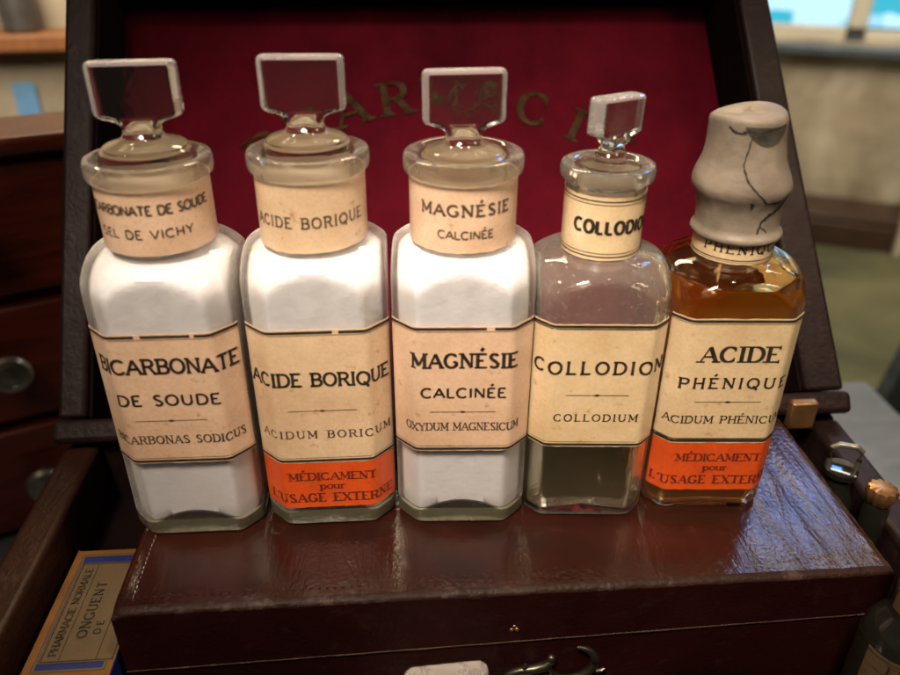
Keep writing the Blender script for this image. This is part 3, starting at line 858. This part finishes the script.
mb.quad_grid(rows, lambda j: 2 if ys[j] < Y0 + 2.9 else 0)
def wall(pts_top, mat):
    bot = [(p[0], p[1], seam_z(p[0])) for p in pts_top]
    mid = [(p[0], p[1], p[2] - 4) for p in pts_top]
    mb.quad_grid([bot, mid, pts_top], mat)
wall(rows[0], 1); wall([r[-1] for r in rows], 1); wall(rows[-1][::-1], 1); wall([r[0] for r in rows][::-1], 1)
i0 = len(mb.v); mb.v += [(X0, Y0, seam_z(X0)), (X1, Y0, seam_z(X1)), (X1, Y1, seam_z(X1)), (X0, Y1, seam_z(X0))]; mb.f.append((i0 + 3, i0 + 2, i0 + 1, i0)); mb.m.append(1)
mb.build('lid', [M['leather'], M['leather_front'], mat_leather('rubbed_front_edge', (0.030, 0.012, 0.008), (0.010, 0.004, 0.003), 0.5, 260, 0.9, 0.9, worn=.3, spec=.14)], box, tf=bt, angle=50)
mb = MB()
g = .5
mb.hexa([(X0 + .6, Y0 + .6, -62), (X1 - .6, Y0 + .6, -62), (X1 - .6, Y1 - .6, -62), (X0 + .6, Y1 - .6, -62),
         (X0 + .6, Y0 + .6, seam_z(X0) - g), (X1 - .6, Y0 + .6, seam_z(X1) - g), (X1 - .6, Y1 - .6, seam_z(X1) - g), (X0 + .6, Y1 - .6, seam_z(X0) - g)])
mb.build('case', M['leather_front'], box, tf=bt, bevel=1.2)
# worn piping along the lid edge at the seam and the top
mb = MB()
for (p, q) in (((X0, Y0, 0), (X1, Y0, 0)),):
    pts = []
    for i in range(161):
        x = p[0] + (q[0] - p[0]) * i / 160
        pts.append((x, Y0 - .05 + .2 * mnoise.noise(Vector((x * .08, 0, 0))), seam_z(x) + .5))
    mb.tube(pts, [.28 + .22 * abs(mnoise.noise(Vector((i * .2, 1, 1)))) for i in range(161)], 8)
pts = []
for i in range(201):
    x = X0 + 1 + (X1 - X0 - 2) * i / 200
    pts.append((x, Y0 + .55 + .25 * mnoise.noise(Vector((x * .1, 4, 0))), -2.6 + .3 * mnoise.noise(Vector((x * .05, 9, 0)))))
mb.tube(pts, [.25 + .5 * abs(mnoise.noise(Vector((i * .15, 7, 1)))) for i in range(201)], 8)
pts = []
for i in range(81):
    y = Y0 + 1 + (Y1 - Y0 - 2) * i / 80
    pts.append((X1 - .9, y, -1.5 + .3 * mnoise.noise(Vector((y * .1, 9, 0)))))
mb.tube(pts, [.7 + .5 * abs(mnoise.noise(Vector((i * .2, 7, 5)))) for i in range(81)], 8)
mb.build('edge_piping', mat_leather('dull_piping', (0.05, 0.022, 0.014), (0.014, 0.006, 0.004), 0.5, 300, 0.9, 0.9, worn=.3, spec=.2), box, tf=bt)
# stitching: left side and part of the front
mb = MB()
def stitch(x, y, dx, dy, s):
    mb.tube([(x - dx * s, y - dy * s, -.35), (x, y, .05), (x + dx * s, y + dy * s, -.35)], [.16, .34, .16], 6)
y = Y0 + 7
while y < Y1 - 4: stitch(X0 + 6.4 + .3 * random.random(), y, 0, 1, .85); y += 2.3
x = X0 + 8
while x < X0 + 90: stitch(x, Y0 + 6.2 + .3 * random.random(), 1, 0, .7); x += 2.9
mb.build('stitching', M['leather_edge'], box, tf=bt, smooth=True)
# crescent hook of the clasp and its scrolled plate on the front
mb = MB()
YH = Y0 - 1.6
def arc3(cx, cz, r, a0, a1, n=24): return [(cx + r * math.cos(math.radians(a0 + (a1 - a0) * i / n)), YH, cz + r * math.sin(math.radians(a0 + (a1 - a0) * i / n))) for i in range(n + 1)]
cr = arc3(50.5, -38.8, 8.8, 82, -200, 34)
mb.tube(cr, [.55 + 1.35 * math.sin(PI * min(1, i / 26)) ** .8 if i < 26 else .9 for i in range(35)], 12)
mb.tube([(58.2, YH, -43.0), (60.6, YH, -44.4), (62.6, YH, -44.0), (63.8, YH, -43.2)], [1.2, 1.1, .9, .6], 10)
mb.lathe([(.1, -37.2), (1.2, -36.6), (1.6, -35.4), (1.1, -34.2), (.1, -33.8)], 16, 42.2, YH, close=False)
mb.tube([(43, YH, -37), (40, YH, -39.8), (36, YH, -41), (31, YH, -41.4), (27, YH, -42.6), (24.5, YH, -44.5)], [1.4, 2.0, 1.8, 1.6, 1.4, .8], 12)
mb.tube([(33, YH, -38.5), (32, YH, -40)], [.9, 1.2], 10)
mb.tube([(46, YH, -48), (40, YH, -48.5), (30, YH, -49), (22, YH, -50)], [2.5, 3.2, 3, 1.5], 12)
mb.build('clasp_hook', M['iron'], box, tf=bt)
mb = MB()
for cx_, cz_ in ((26.6, -20.2), (28.6, -20.2), (27.6, -18.6)):
    mb.tube([(cx_, Y0 + .3, cz_), (cx_, Y0 - .25, cz_)], [.95, .7], 10)
mb.build('rivet', M['brass'], box, tf=bt)

# ------------------------------------------------------------- medicine chest
chest = empty('medicine_chest', (18, -170, -180), 0, 'large dark leather medicine chest standing open with a red velvet lined lid', 'chest')
ct = Matrix.Translation((-18, 170, 180))
mb = MB()
YB, YF = -36.0, -292.0
# side walls taper slightly toward the front on the right
mb.hexa([(-170, YF, -178), (-154, YF, -178), (-154, YB, -178), (-170, YB, -178), (-167, YF, -7), (-152, YF, -7), (-153, YB, -7), (-169, YB, -7)])
mb.build('side_wall', [M['rim_wood']], chest, tf=ct, bevel=2.5, bseg=3)
mb = MB()
mb.hexa([(181, YF, -178), (196, YF, -178), (206, YB, -178), (191, YB, -178), (181, YF, -9), (196, YF, -9), (206, YB, -9), (191, YB, -9)])
mb.build('side_wall', [M['lid_leather']], chest, tf=ct, bevel=3, bseg=3)
mb = MB(); mb.box(-169, 206, YB + .5, YB + 14, -178, -10); mb.build('back_wall', M['lid_leather'], chest, tf=ct, bevel=2)
mb = MB(); mb.box(-169, 196, YF - 14, YF - .5, -178, -9); mb.build('front_wall', M['lid_leather'], chest, tf=ct, bevel=2)
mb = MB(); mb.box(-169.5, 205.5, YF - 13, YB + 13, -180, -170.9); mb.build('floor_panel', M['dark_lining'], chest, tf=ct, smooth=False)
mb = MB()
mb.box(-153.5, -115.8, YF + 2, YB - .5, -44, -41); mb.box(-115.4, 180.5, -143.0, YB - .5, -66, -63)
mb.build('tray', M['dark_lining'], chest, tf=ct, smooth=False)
# lid, built in its own leaning frame: a = across, u = up the lid, d = depth behind its front rim
LEAN = math.radians(36)
eu = Vector((0, math.sin(LEAN), math.cos(LEAN))); en = Vector((0, -math.cos(LEAN), math.sin(LEAN)))
H0 = Vector((0, -42, -3))
def lp(a, u, d): return H0 + Vector((a, 0, 0)) + eu * u - en * d
TOPU = 236
D = 46
def XL(u): return -170.0
def XR(u): return 207.5 - 21.5 * u / 215
def lbar(mb, a0, a1, u0, u1, a0t=None, a1t=None, d0=0, d1=D):
    a0t = a0 if a0t is None else a0t; a1t = a1 if a1t is None else a1t
    mb.hexa([lp(a0, u0, d0), lp(a1, u0, d0), lp(a1, u0, d1), lp(a0, u0, d1), lp(a0t, u1, d0), lp(a1t, u1, d0), lp(a1t, u1, d1), lp(a0t, u1, d1)])
lid = MB()
lbar(lid, -170, -157, 12, TOPU, -170, -155.5)
L = lid.build('chest_lid', M['lid_leather'], chest, tf=ct, bevel=2.2, bseg=3)
mb = MB(); lbar(mb, XR(12) - 20, XR(12), 12, TOPU, XR(TOPU) - 15.5, XR(TOPU)); mb.build('side_rail', M['lid_leather'], L, tf=ct, bevel=2.2, bseg=3)
mb = MB(); lbar(mb, -172, 208.5, .5, 11.6, d0=-2, d1=D + 1); mb.build('bottom_rail', M['lid_leather'], L, tf=ct, bevel=3, bseg=3)
mb = MB(); lbar(mb, -170, XR(TOPU), TOPU + .3, TOPU + 14, d0=0, d1=D); mb.build('top_rail', M['lid_leather'], L, tf=ct, bevel=2)
mb = MB(); lbar(mb, -169, XR(12) - 1, 3, TOPU + 13, XL(0) + 1, XR(TOPU) - 1, D + 1.2, D + 8); mb.build('back_panel', M['lid_leather'], L, tf=ct)
# dark inner cheeks and the velvet
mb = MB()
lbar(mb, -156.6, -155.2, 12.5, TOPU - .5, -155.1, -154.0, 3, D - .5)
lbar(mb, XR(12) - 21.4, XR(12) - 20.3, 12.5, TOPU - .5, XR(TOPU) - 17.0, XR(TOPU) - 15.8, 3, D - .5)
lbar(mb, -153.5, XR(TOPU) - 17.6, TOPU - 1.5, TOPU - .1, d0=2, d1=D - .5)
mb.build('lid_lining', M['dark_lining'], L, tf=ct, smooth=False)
DV = 37
mb = MB()
rows = []
for j in range(40):
    u = 12.3 + (TOPU - 14) * j / 39
    xl, xr = -154.6, XR(u) - 21.5 + 4 * u / TOPU
    rows.append([lp(xl + (xr - xl) * i / 60, u, DV + .5 * mnoise.noise(Vector((i * .15, j * .2, 0))) + (1.6 if i in (0, 60) or j in (0, 39) else 0)) for i in range(61)])
mb.quad_grid(rows)
V = mb.build('velvet_panel', M['velvet'], L, tf=ct)
# gilt letters in an arc on the velvet
mb = MB()
RA = 165.0; ca, cu = 14.0, 182.0 - RA
word = 'PHARMACIE'
for k, ch in enumerate(word):
    ang = (k - 3.93) * math.radians(8.85)
    for q in text_polys(ch, 19, None, 0, 0, T=.20, t=.085, serif=.11):
        i0 = len(mb.v)
        for (u_, v_) in q:
            rr_ = RA + v_
            x_ = ca + rr_ * math.sin(ang) + u_ * math.cos(ang)
            y_ = cu + rr_ * math.cos(ang) - u_ * math.sin(ang)
            mb.v.append(lp(x_, y_, DV - .8))
        mb.f.append(tuple(range(i0, i0 + 4))); mb.m.append(0)
mb.build('gilt_lettering', M['gold'], V, tf=ct, smooth=False)
# hinge: a short brass leaf on the right
mb = MB(); mb.box(175, 188, -46, -41, -8, 7); mb.build('hinge', M['brass'], chest, tf=ct, bevel=1)

# ------------------------------------------------------------- ointment box
ob = empty('ointment_box', (-134, -120, -41), 0, 'small blue ointment box with ochre edges and a cream label reading onguent', 'box')
ot = Matrix.Translation((134, 120, 41))
mb = MB(); mb.box(-148, -117, -152, -90, -41, -22.6); mb.build('carton', [M['box_blue']], ob, tf=ot, bevel=.6)
mb = MB()
def frame_flat(mb, x0, x1, y0, y1, w, z, mat=0):
    for a in ((x0, x1, y0, y0 + w), (x0, x1, y1 - w, y1), (x0, x0 + w, y0 + w, y1 - w), (x1 - w, x1, y0 + w, y1 - w)):
        i0 = len(mb.v); mb.v += [(a[0], a[2], z), (a[1], a[2], z), (a[1], a[3], z), (a[0], a[3], z)]; mb.f.append((i0, i0 + 1, i0 + 2, i0 + 3)); mb.m.append(mat)
frame_flat(mb, -147.8, -117.2, -151.8, -90.2, 2.4, -22.4, 0)
frame_flat(mb, -145.2, -119.8, -149.2, -92.8, .9, -22.4, 1)
i0 = len(mb.v); mb.v += [(-144.1, -145.6, -22.38), (-117.6, -145.6, -22.38), (-117.6, -97.2, -22.38), (-144.1, -97.2, -22.38)]; mb.f.append((i0, i0 + 1, i0 + 2, i0 + 3)); mb.m.append(2)
frame_flat(mb, -143.6, -118, -145.1, -97.7, .35, -22.22, 3)
def put(polys, x, z=-22.2):
    for q in polys:
        i0 = len(mb.v)
        for (u_, v_) in q: mb.v.append((x - v_, -121.5 + u_, z))
        mb.f.append(tuple(range(i0, i0 + len(q)))); mb.m.append(3)
put(text_polys('PHARMACIE NORMALE', 2.9, 42, 0, 0, T=.22, t=.12, serif=.05), -140.2)
put(bar_polys(-23, 23, -.12, .12), -137.2)
put(text_polys('ONGUENT', 3.9, 27, 0, 0, T=.2, t=.12, serif=.03), -132.6)
put(text_polys('DE', 2.8, 6, -9, 0, T=.2, t=.14, serif=0), -127.4)
put(bar_polys(-23, 23, -.1, .1), -124)
mb.build('label', [M['box_gold'], M['box_cream'], M['box_cream'], M['ink']], ob, tf=ot, smooth=False)
mb = MB()
mb.box(-148.2, -116.8, -152.3, -151.7, -24.6, -22.3); mb.box(-148.3, -147.7, -152.3, -89.7, -24.6, -22.3)
mb.build('edge_trim', M['box_gold'], ob, tf=ot, smooth=False)

# --------------------------------------------- other bottles inside the chest
# a plain one in front, its flat stopper reaching just over the lower edge of the picture
r_ = empty('stoppered_bottle', (0.3, -173.5, -170.5), .05, 'glass bottle with a flat pinkish stopper in the front compartment, below the clasp', 'bottle')
PB = dict(BIG); PB['thin'] = (9.5, 128)
bottle_body(PB).build('bottle_glass', [M['glass'], M['thin'], M['collar'], M['base']], r_)
filling(PB, 118, .35).build('powder', M['powder'], r_)
o = stopper_mesh().build('stopper', [M['glass'], M['frost'], M['tab'], M['tab_edge']], r_, angle=40)
o.location = (0, 0, 141.5 * S)
# elixir bottle, front right
r_ = empty('elixir_bottle', (161, -167, -112), 0, 'dark glass bottle at the lower right corner, cream band reading elixir', 'bottle')
prof = [(12.5, 0), (14, 1.5), (14, 103), (13.2, 108), (11, 112.5), (8.6, 115.5), (7.9, 118), (7.9, 140)]
mb = MB(); mb.lathe(prof, 64); mb.build('bottle_glass', M['dark_glass'], r_)
we = Wrap(lambda t: 14.0)
make_label('label', r_, we, -20, 20, 62, 104.5, [(text_polys('ELIXIR', 3.6, 17, -3.5, 100.2, T=.2, t=.09, serif=.1) + bar_polys(-20, 20, 103, 103.4) + bar_polys(-20, 20, 97.4, 97.6), 1)], [M['box_cream'], M['ink']], seed=12)
we = Wrap(lambda t: 7.9)
make_label('neck_label', r_, we, -14, 14, 119, 137, [(text_polys('PARIS', 3.6, 13, 2, 128, T=.2, t=.1, serif=.08), 1)], [M['box_cream'], M['ink']], seed=13)
mb = MB(); mb.lathe([(7.6, 140.3), (9.4, 140.6), (9.6, 143), (8.8, 144.2), (5, 144.6)], 40); mb.build('cap', M['brass'], r_)
# two small stoppered bottles in the narrow compartment on the right
r_ = empty('stoppered_bottle', (180.5, -84, -62), math.radians(-18), 'small bottle with a clear bar shaped stopper beside the right wall of the chest', 'bottle')
mb = MB(); mb.lathe([(8, 0), (8.6, 1), (8.6, 44), (6, 50), (5.4, 53), (5.4, 58), (7, 58.6), (7, 61), (5, 61.4)], 40); mb.build('bottle_glass', M['dark_glass'], r_)
mb = MB()
fr = [(-5.6, 0, 60), (-6.0, 0, 66), (-6.0, 0, 71.5), (-3.5, 0, 73.2), (3.5, 0, 73.0), (6.0, 0, 71.0), (6.0, 0, 66), (5.6, 0, 60)]
mb.tube(fr, [1.2, 1.2, 1.3, 1.4, 1.4, 1.3, 1.2, 1.2], 10)
mb.build('stopper', M['silver'], r_)
r_ = empty('fluted_jar', (183.0, -108, -62), 0, 'little jar with a fluted orange brown lid behind the elixir bottle', 'jar')
mb = MB(); mb.lathe([(4.6, 0), (5, 1), (5, 60), (4.2, 62.5)], 32); mb.build('jar_glass', M['dark_glass'], r_)
mb = MB(); n = 60
rows = []
for z, r, k in ((62.7, 4.2, 0), (63.2, 4.8, .3), (66, 5.6, .7), (69, 5.9, .8), (70.2, 5.3, .6), (70.8, 3.6, .3), (70.9, .2, 0)):
    rows.append([((r + k * .6 * math.cos(10 * 2 * PI * i / n)) * math.cos(2 * PI * i / n), (r + k * .6 * math.cos(10 * 2 * PI * i / n)) * math.sin(2 * PI * i / n), z) for i in range(n)])
b0 = mb.quad_grid(rows, closed_u=True); mb.cap(b0, n, flip=True); mb.cap(b0 + 6 * n, n)
mb.build('fluted_lid', M['brass'], r_)

# ------------------------------------------------------------ table and room
tb = empty('table', (0, 0, -930), 0, 'grey blue topped table that carries the medicine chest', 'table')
mb = MB(); mb.box(-420, 430, -360, 250, 723, 749.6); mb.build('table_top', M['table'], tb, bevel=2)
for x_, y_ in ((-390, -330), (390, -330), (-390, 220), (390, 220)):
    mb = MB(); mb.box(x_ - 25, x_ + 25, y_ - 25, y_ + 25, 0, 722.8); mb.build('leg', M['dark_wood'], tb, bevel=3)

mb = MB(); mb.quad_grid([[(-4000, -3000, -930), (5000, -3000, -930)], [(-4000, 5000, -930), (5000, 5000, -930)]])
tag(mb.build('floor', M['floor'], None, smooth=False), 'worn stone floor', None, kind='structure')

# the whitewashed wall with its window, far right
wl = empty('wall', (1600, 2600, -930), math.radians(-25)); wl['kind'] = 'structure'
mb = MB(); mb.box(-1600, -300, 0, 250, 0, 2600); mb.box(-300, 620, 0, 250, 0, 690); mb.box(620, 1800, 0, 250, 0, 2600); mb.box(-300, 620, 0, 250, 1900, 2600)
mb.build('wall_panel', M['stone'], wl, smooth=False)
wd = empty('window', (1600, 2600, -930), math.radians(-25), 'bright cyan window with cream frames above the dark sill of the stone wall', 'window')
mb = MB()
for a in ((-300, -250, 690, 1900), (72, 138, 740, 1900), (570, 620, 690, 1900)): mb.box(a[0], a[1], 40, 100, a[2], a[3])
mb.box(-249, 71.5, 40, 100, 690, 742); mb.box(138.5, 569, 40, 100, 690, 732); mb.box(-249, 71.5, 40, 100, 1840, 1899); mb.box(138.5, 569, 40, 100, 1840, 1899)
mb.build('frame', M['white_paint'], wd, bevel=6)
for a in ((-249, 71.5), (138.5, 569)):
    mb = MB(); mb.box(a[0], a[1], 80, 84, 743, 1839); mb.build('pane', M['daylight'], wd, smooth=False)
mb = MB(); mb.box(-330, 650, -60, 38, 655, 689.5); mb.build('sill', M['blue_wood'], wd, bevel=6)
# dark chest of drawers in front of the wall foot, and a green painted cupboard
mb = MB(); mb.box(-260, 420, -260, -12, 0, 95); mb.box(-250, 410, -250, -20, 97, 120)
o = mb.build('wooden_bench', M['dark_wood'], None, bevel=5); o.location = (1.6, 2.6, -.93); o.rotation_euler = (0, 0, math.radians(-25))
tag(o, 'low dark wooden bench along the foot of the stone wall', 'bench')
cb = empty('green_cupboard', (1880, 2180, -930), math.radians(-25), 'dark green cupboard with a pale side post at the right edge', 'cupboard')
mb = MB(); mb.box(-20, 500, 0, 300, 0, 400); mb.build('carcass', M['green_paint'], cb, bevel=5)
mb = MB(); mb.box(-52, -22, -20, 40, 0, 400); mb.build('post', M['white_paint'], cb, bevel=5)
# leaning grey-blue boards of an open trapdoor / chair back
def beam(mb, a, b, w, d):
    a, b = Vector(a), Vector(b); z = (b - a).normalized(); x = z.cross(Vector((0, 1, 0))).normalized(); y = z.cross(x)
    q = [(-w, -d), (w, -d), (w, d), (-w, d)]
    mb.hexa([a + x * i + y * j for i, j in q] + [b + x * i + y * j for i, j in q])
ch = empty('folding_screen', (700, 520, -930), 0, 'grey blue painted board frame leaning behind the table, right edge', 'screen')
for nm, a_, b_, w_, d_ in (('side_post', (-60, 0, 300), (95, 40, 960), 24, 14), ('side_post', (330, 0, 300), (420, 40, 960), 24, 14), ('cross_rail', (0, -8, 420), (330, -8, 420), 30, 8)):
    mb = MB(); beam(mb, a_, b_, w_, d_); mb.build(nm, M['blue_wood'], ch, bevel=4)
for a_, b_ in (((-80, 0, 0), (-60, 0, 298)), ((320, 0, 0), (330, 0, 298))):
    mb = MB(); beam(mb, a_, b_, 22, 14); mb.build('foot', M['blue_wood'], ch, bevel=4)
mb = MB(); q = [(-25, 26, 330), (300, 26, 330), (380, 46, 930), (110, 46, 930)]
mb.hexa([(x_, y_, z_) for x_, y_, z_ in ((-25, 26, 330), (300, 26, 330), (300, 38, 330), (-25, 38, 330), (112, 52, 930), (380, 52, 930), (380, 64, 930), (112, 64, 930))])
mb.build('panel', M['green_paint'], ch, smooth=False)

# mahogany drawer cabinet behind left
cab = empty('drawer_cabinet', (-255, 100, -180), math.radians(24), 'mahogany cabinet of small drawers with round dull metal knobs, behind the left', 'cabinet')
mb = MB(); mb.box(-330, 95, 14, 48, 0, 268); mb.build('carcass', M['mahogany'], cab, bevel=2)
mb = MB(); mb.box(-345, 105, -4, 54, 268.5, 279); mb.build('cabinet_top', M['mahogany'], cab, bevel=3)
for r0 in range(3):
    for c0, (xa, xb, kx) in enumerate(((-110, 92, -4), (-325, -114, -220))):
        z0 = 30 + r0 * 88 - 26
        mb = MB(); mb.box(xa, xb, 3, 13.8, z0 + 3, z0 + 83); dr = mb.build('drawer', M['mahogany'], cab, bevel=2.5)
        mb = MB(); mb.lathe([(5, 0), (5, 8), (9, 11), (12.5, 14), (13, 17), (11, 20), (7, 21), (6.5, 20.2), (4, 20.4), (.2, 21.5)], 40)
        k = mb.build('knob', M['silver'], dr); k.rotation_euler = (PI / 2, 0, 0); k.location = (kx * S, 3 * S, (z0 + 46) * S)

# display case far left with pale stones / jars
dc = empty('display_case', (-640, 860, -930), math.radians(6), 'blurred display case with an orange wood rail and pale stone backing, upper left', 'cabinet')
mb = MB(); mb.box(-500, 420, 0, 40, 0, 1500); mb.build('back_board', M['stone'], dc, smooth=False)
mb = MB(); mb.box(-500, 420, -60, -1, 962, 985); mb.build('rail', M['rail_wood'], dc, bevel=3)
mb = MB(); mb.box(-500, 420, -110, -1, 640, 752); mb.build('shelf_front', M['dark_wood'], dc, bevel=3)
M['jar_white'] = mat_plain('pale_stoneware', (0.55, 0.52, 0.44), 0.4, var=.2)
M['jar_blue'] = mat_plain('light_blue_card', (0.16, 0.36, 0.62), 0.6, var=.1)
M['jar_dark'] = mat_plain('dark_stoneware', (0.06, 0.05, 0.045), 0.4, var=.4, scale=30)
rot = Matrix.Rotation(math.radians(6), 4, 'Z')
def on_dc(x, y, z):
    p_ = rot @ Vector((x, y, z)); return (-640 + p_.x, 860 + p_.y, -930 + p_.z)
for k, (x_, r1, h_, mt, lb) in enumerate(((-10, 22, 70, 'jar_white', 'wide pale jar standing left on the orange rail'), (52, 26, 95, 'jar_white', 'tall pale jar standing nearer the chest lid on the orange rail'), (118, 24, 80, 'jar_dark', 'dark jar on the orange rail, half behind the chest lid'))):
    jr = empty('storage_jar', on_dc(x_, -30, 985.5), 0, lb, 'jar', 'jars on the orange rail')
    mb = MB(); mb.lathe([(r1 * .9, 0), (r1, 3), (r1 * 1.05, h_ * .6), (r1 * .8, h_ * .85), (r1 * .7, h_)], 32); mb.build('jar_body', M[mt], jr)
    mb = MB(); mb.lathe([(r1 * .78, h_ + .4), (r1 * .78, h_ + 8), (r1 * .3, h_ + 12)], 32); mb.build('lid', M[mt], jr)
for k, (x_, r1, h_, lb) in enumerate(((-20, 20, 34, 'low dark pot at the far left of the shelf'), (36, 17, 46, 'taller dark pot in the middle of the shelf'), (84, 16, 30, 'small dark pot under the blue card'))):
    jr = empty('dark_pot', on_dc(x_, -70, 752.4), 0, lb, 'pot', 'dark pots on the lower shelf')
    mb = MB(); mb.lathe([(r1 * .8, 0), (r1, h_ * .3), (r1, h_ * .8), (r1 * .6, h_)], 28); mb.build('pot_body', M['jar_dark'], jr)
mb = MB(); mb.box(-16, 16, -2, 0, 0, 62); o = mb.build('blue_card', M['jar_blue'], None, smooth=False)
q = on_dc(92, -4, 850); o.location = [v_ * S for v_ in q]
tag(o, 'light blue card on the stone backing, left of the chest lid', 'card')

# -------------------------------------------------------------------- camera
cx, cy, cz, pt, ro, yw, f = -11.267, -337.445, 215.217, .5152, .0047, .0744, 771.03
fw = Vector((math.sin(yw) * math.cos(pt), math.cos(yw) * math.cos(pt), -math.sin(pt)))
rt = Vector((math.cos(yw), -math.sin(yw), 0)); up = rt.cross(fw)
r2 = rt * math.cos(ro) + up * math.sin(ro); u2 = -rt * math.sin(ro) + up * math.cos(ro)
cam = bpy.data.cameras.new('camera'); co = bpy.data.objects.new('camera', cam); C.objects.link(co)
co.matrix_world = Matrix(((r2.x, u2.x, -fw.x, cx * S), (r2.y, u2.y, -fw.y, cy * S), (r2.z, u2.z, -fw.z, cz * S), (0, 0, 0, 1)))
cam.sensor_width = 36; cam.lens = 36 * f / 900; cam.clip_start = .005; cam.clip_end = 50
cam.dof.use_dof = True; cam.dof.focus_distance = .302; cam.dof.aperture_fstop = 7.5
sc.camera = co

# -------------------------------------------------------------------- lights
def area(name, loc, target, size, power, col, sy=None):
    l = bpy.data.lights.new(name, 'AREA'); l.energy = power; l.color = col
    l.shape = 'RECTANGLE' if sy else 'SQUARE'; l.size = size
    if sy: l.size_y = sy
    o = bpy.data.objects.new(name, l); C.objects.link(o)
    o.location = [v_ * S for v_ in loc]
    d = (Vector(target) - Vector(loc)).normalized()
    o.rotation_euler = d.to_track_quat('-Z', 'Y').to_euler()
    return o
def spot(name, loc, target, radius, power, col, cone, blend):
    l = bpy.data.lights.new(name, 'SPOT'); l.energy = power; l.color = col
    l.shadow_soft_size = radius; l.spot_size = math.radians(cone); l.spot_blend = blend
    o = bpy.data.objects.new(name, l); C.objects.link(o)
    o.location = [v_ * S for v_ in loc]
    o.rotation_euler = (Vector(target) - Vector(loc)).normalized().to_track_quat('-Z', 'Y').to_euler()
    return o
spot('ceiling_lamp', (-180, -560, 950), (25, -80, 110), .13, 104, (1.0, .85, .69), 23, .8)
area('front_fill', (-400, -700, 1100), (20, -80, 60), .5, 1.7, (1.0, .80, .60))  # added soft fill for highlights, no known lamp
spot('sparkle_spot', (260, -260, 1150), (20, -80, 110), .03, 11, (1.0, .84, .66), 19, .6)  # small added spot for sparkle on the stoppers
spot('sparkle_spot', (-520, -60, 900), (20, -80, 120), .03, 8, (1.0, .84, .66), 18, .6)  # second added sparkle spot, from the left
area('far_lamp', (20, 900, 1000), (20, -120, 0), .85, 8.0, (1.0, .80, .50), .13)
area('glint_fill', (620, -420, 700), (60, -80, 60), .20, 2.2, (1.0, .76, .52))  # added from the right so the bottle corners glint
spot('sparkle_spot', (-60, -330, 1180), (-40, -80, 150), .03, 7, (1.0, .88, .74), 15, .6)  # another added spot, more sparkle on the stopper tops
area('window_light', (800, 850, 880), (150, -100, 0), .15, 1.2, (.12, .34, 1.0))
area('room_light', (1100, 1300, 1500), (1900, 2600, -500), 1.2, 66, (1.0, .87, .68))
area('display_fill', (-520, 400, 420), (-640, 860, 20), .4, 5.5, (1.0, .88, .70))  # added fill that brightens the display case

w = bpy.data.worlds.new('World'); sc.world = w; w.use_nodes = True
nt = w.node_tree; bg = nt.nodes['Background']
tc = nt.nodes.new('ShaderNodeTexCoord'); nz = nt.nodes.new('ShaderNodeTexNoise'); nz.inputs['Scale'].default_value = 2.2; nz.inputs['Detail'].default_value = 2
nt.links.new(tc.outputs['Generated'], nz.inputs['Vector'])
cr = nt.nodes.new('ShaderNodeValToRGB'); nt.links.new(nz.outputs['Fac'], cr.inputs['Fac'])
cr.color_ramp.elements[0].position = .42; cr.color_ramp.elements[0].color = (.035, .025, .018, 1)
cr.color_ramp.elements[1].position = .66; cr.color_ramp.elements[1].color = (.42, .34, .25, 1)
nt.links.new(cr.outputs[0], bg.inputs['Color']); bg.inputs['Strength'].default_value = .22

sc.view_settings.view_transform = 'Standard'; sc.view_settings.look = 'None'; sc.view_settings.exposure = 0
sc.cycles.use_denoising = True
sc.cycles.max_bounces = 24; sc.cycles.transmission_bounces = 20; sc.cycles.transparent_max_bounces = 24; sc.cycles.glossy_bounces = 6; sc.cycles.diffuse_bounces = 4
sc.cycles.caustics_refractive = True; sc.cycles.caustics_reflective = False; sc.cycles.blur_glossy = .6
sc.cycles.sample_clamp_indirect = 6
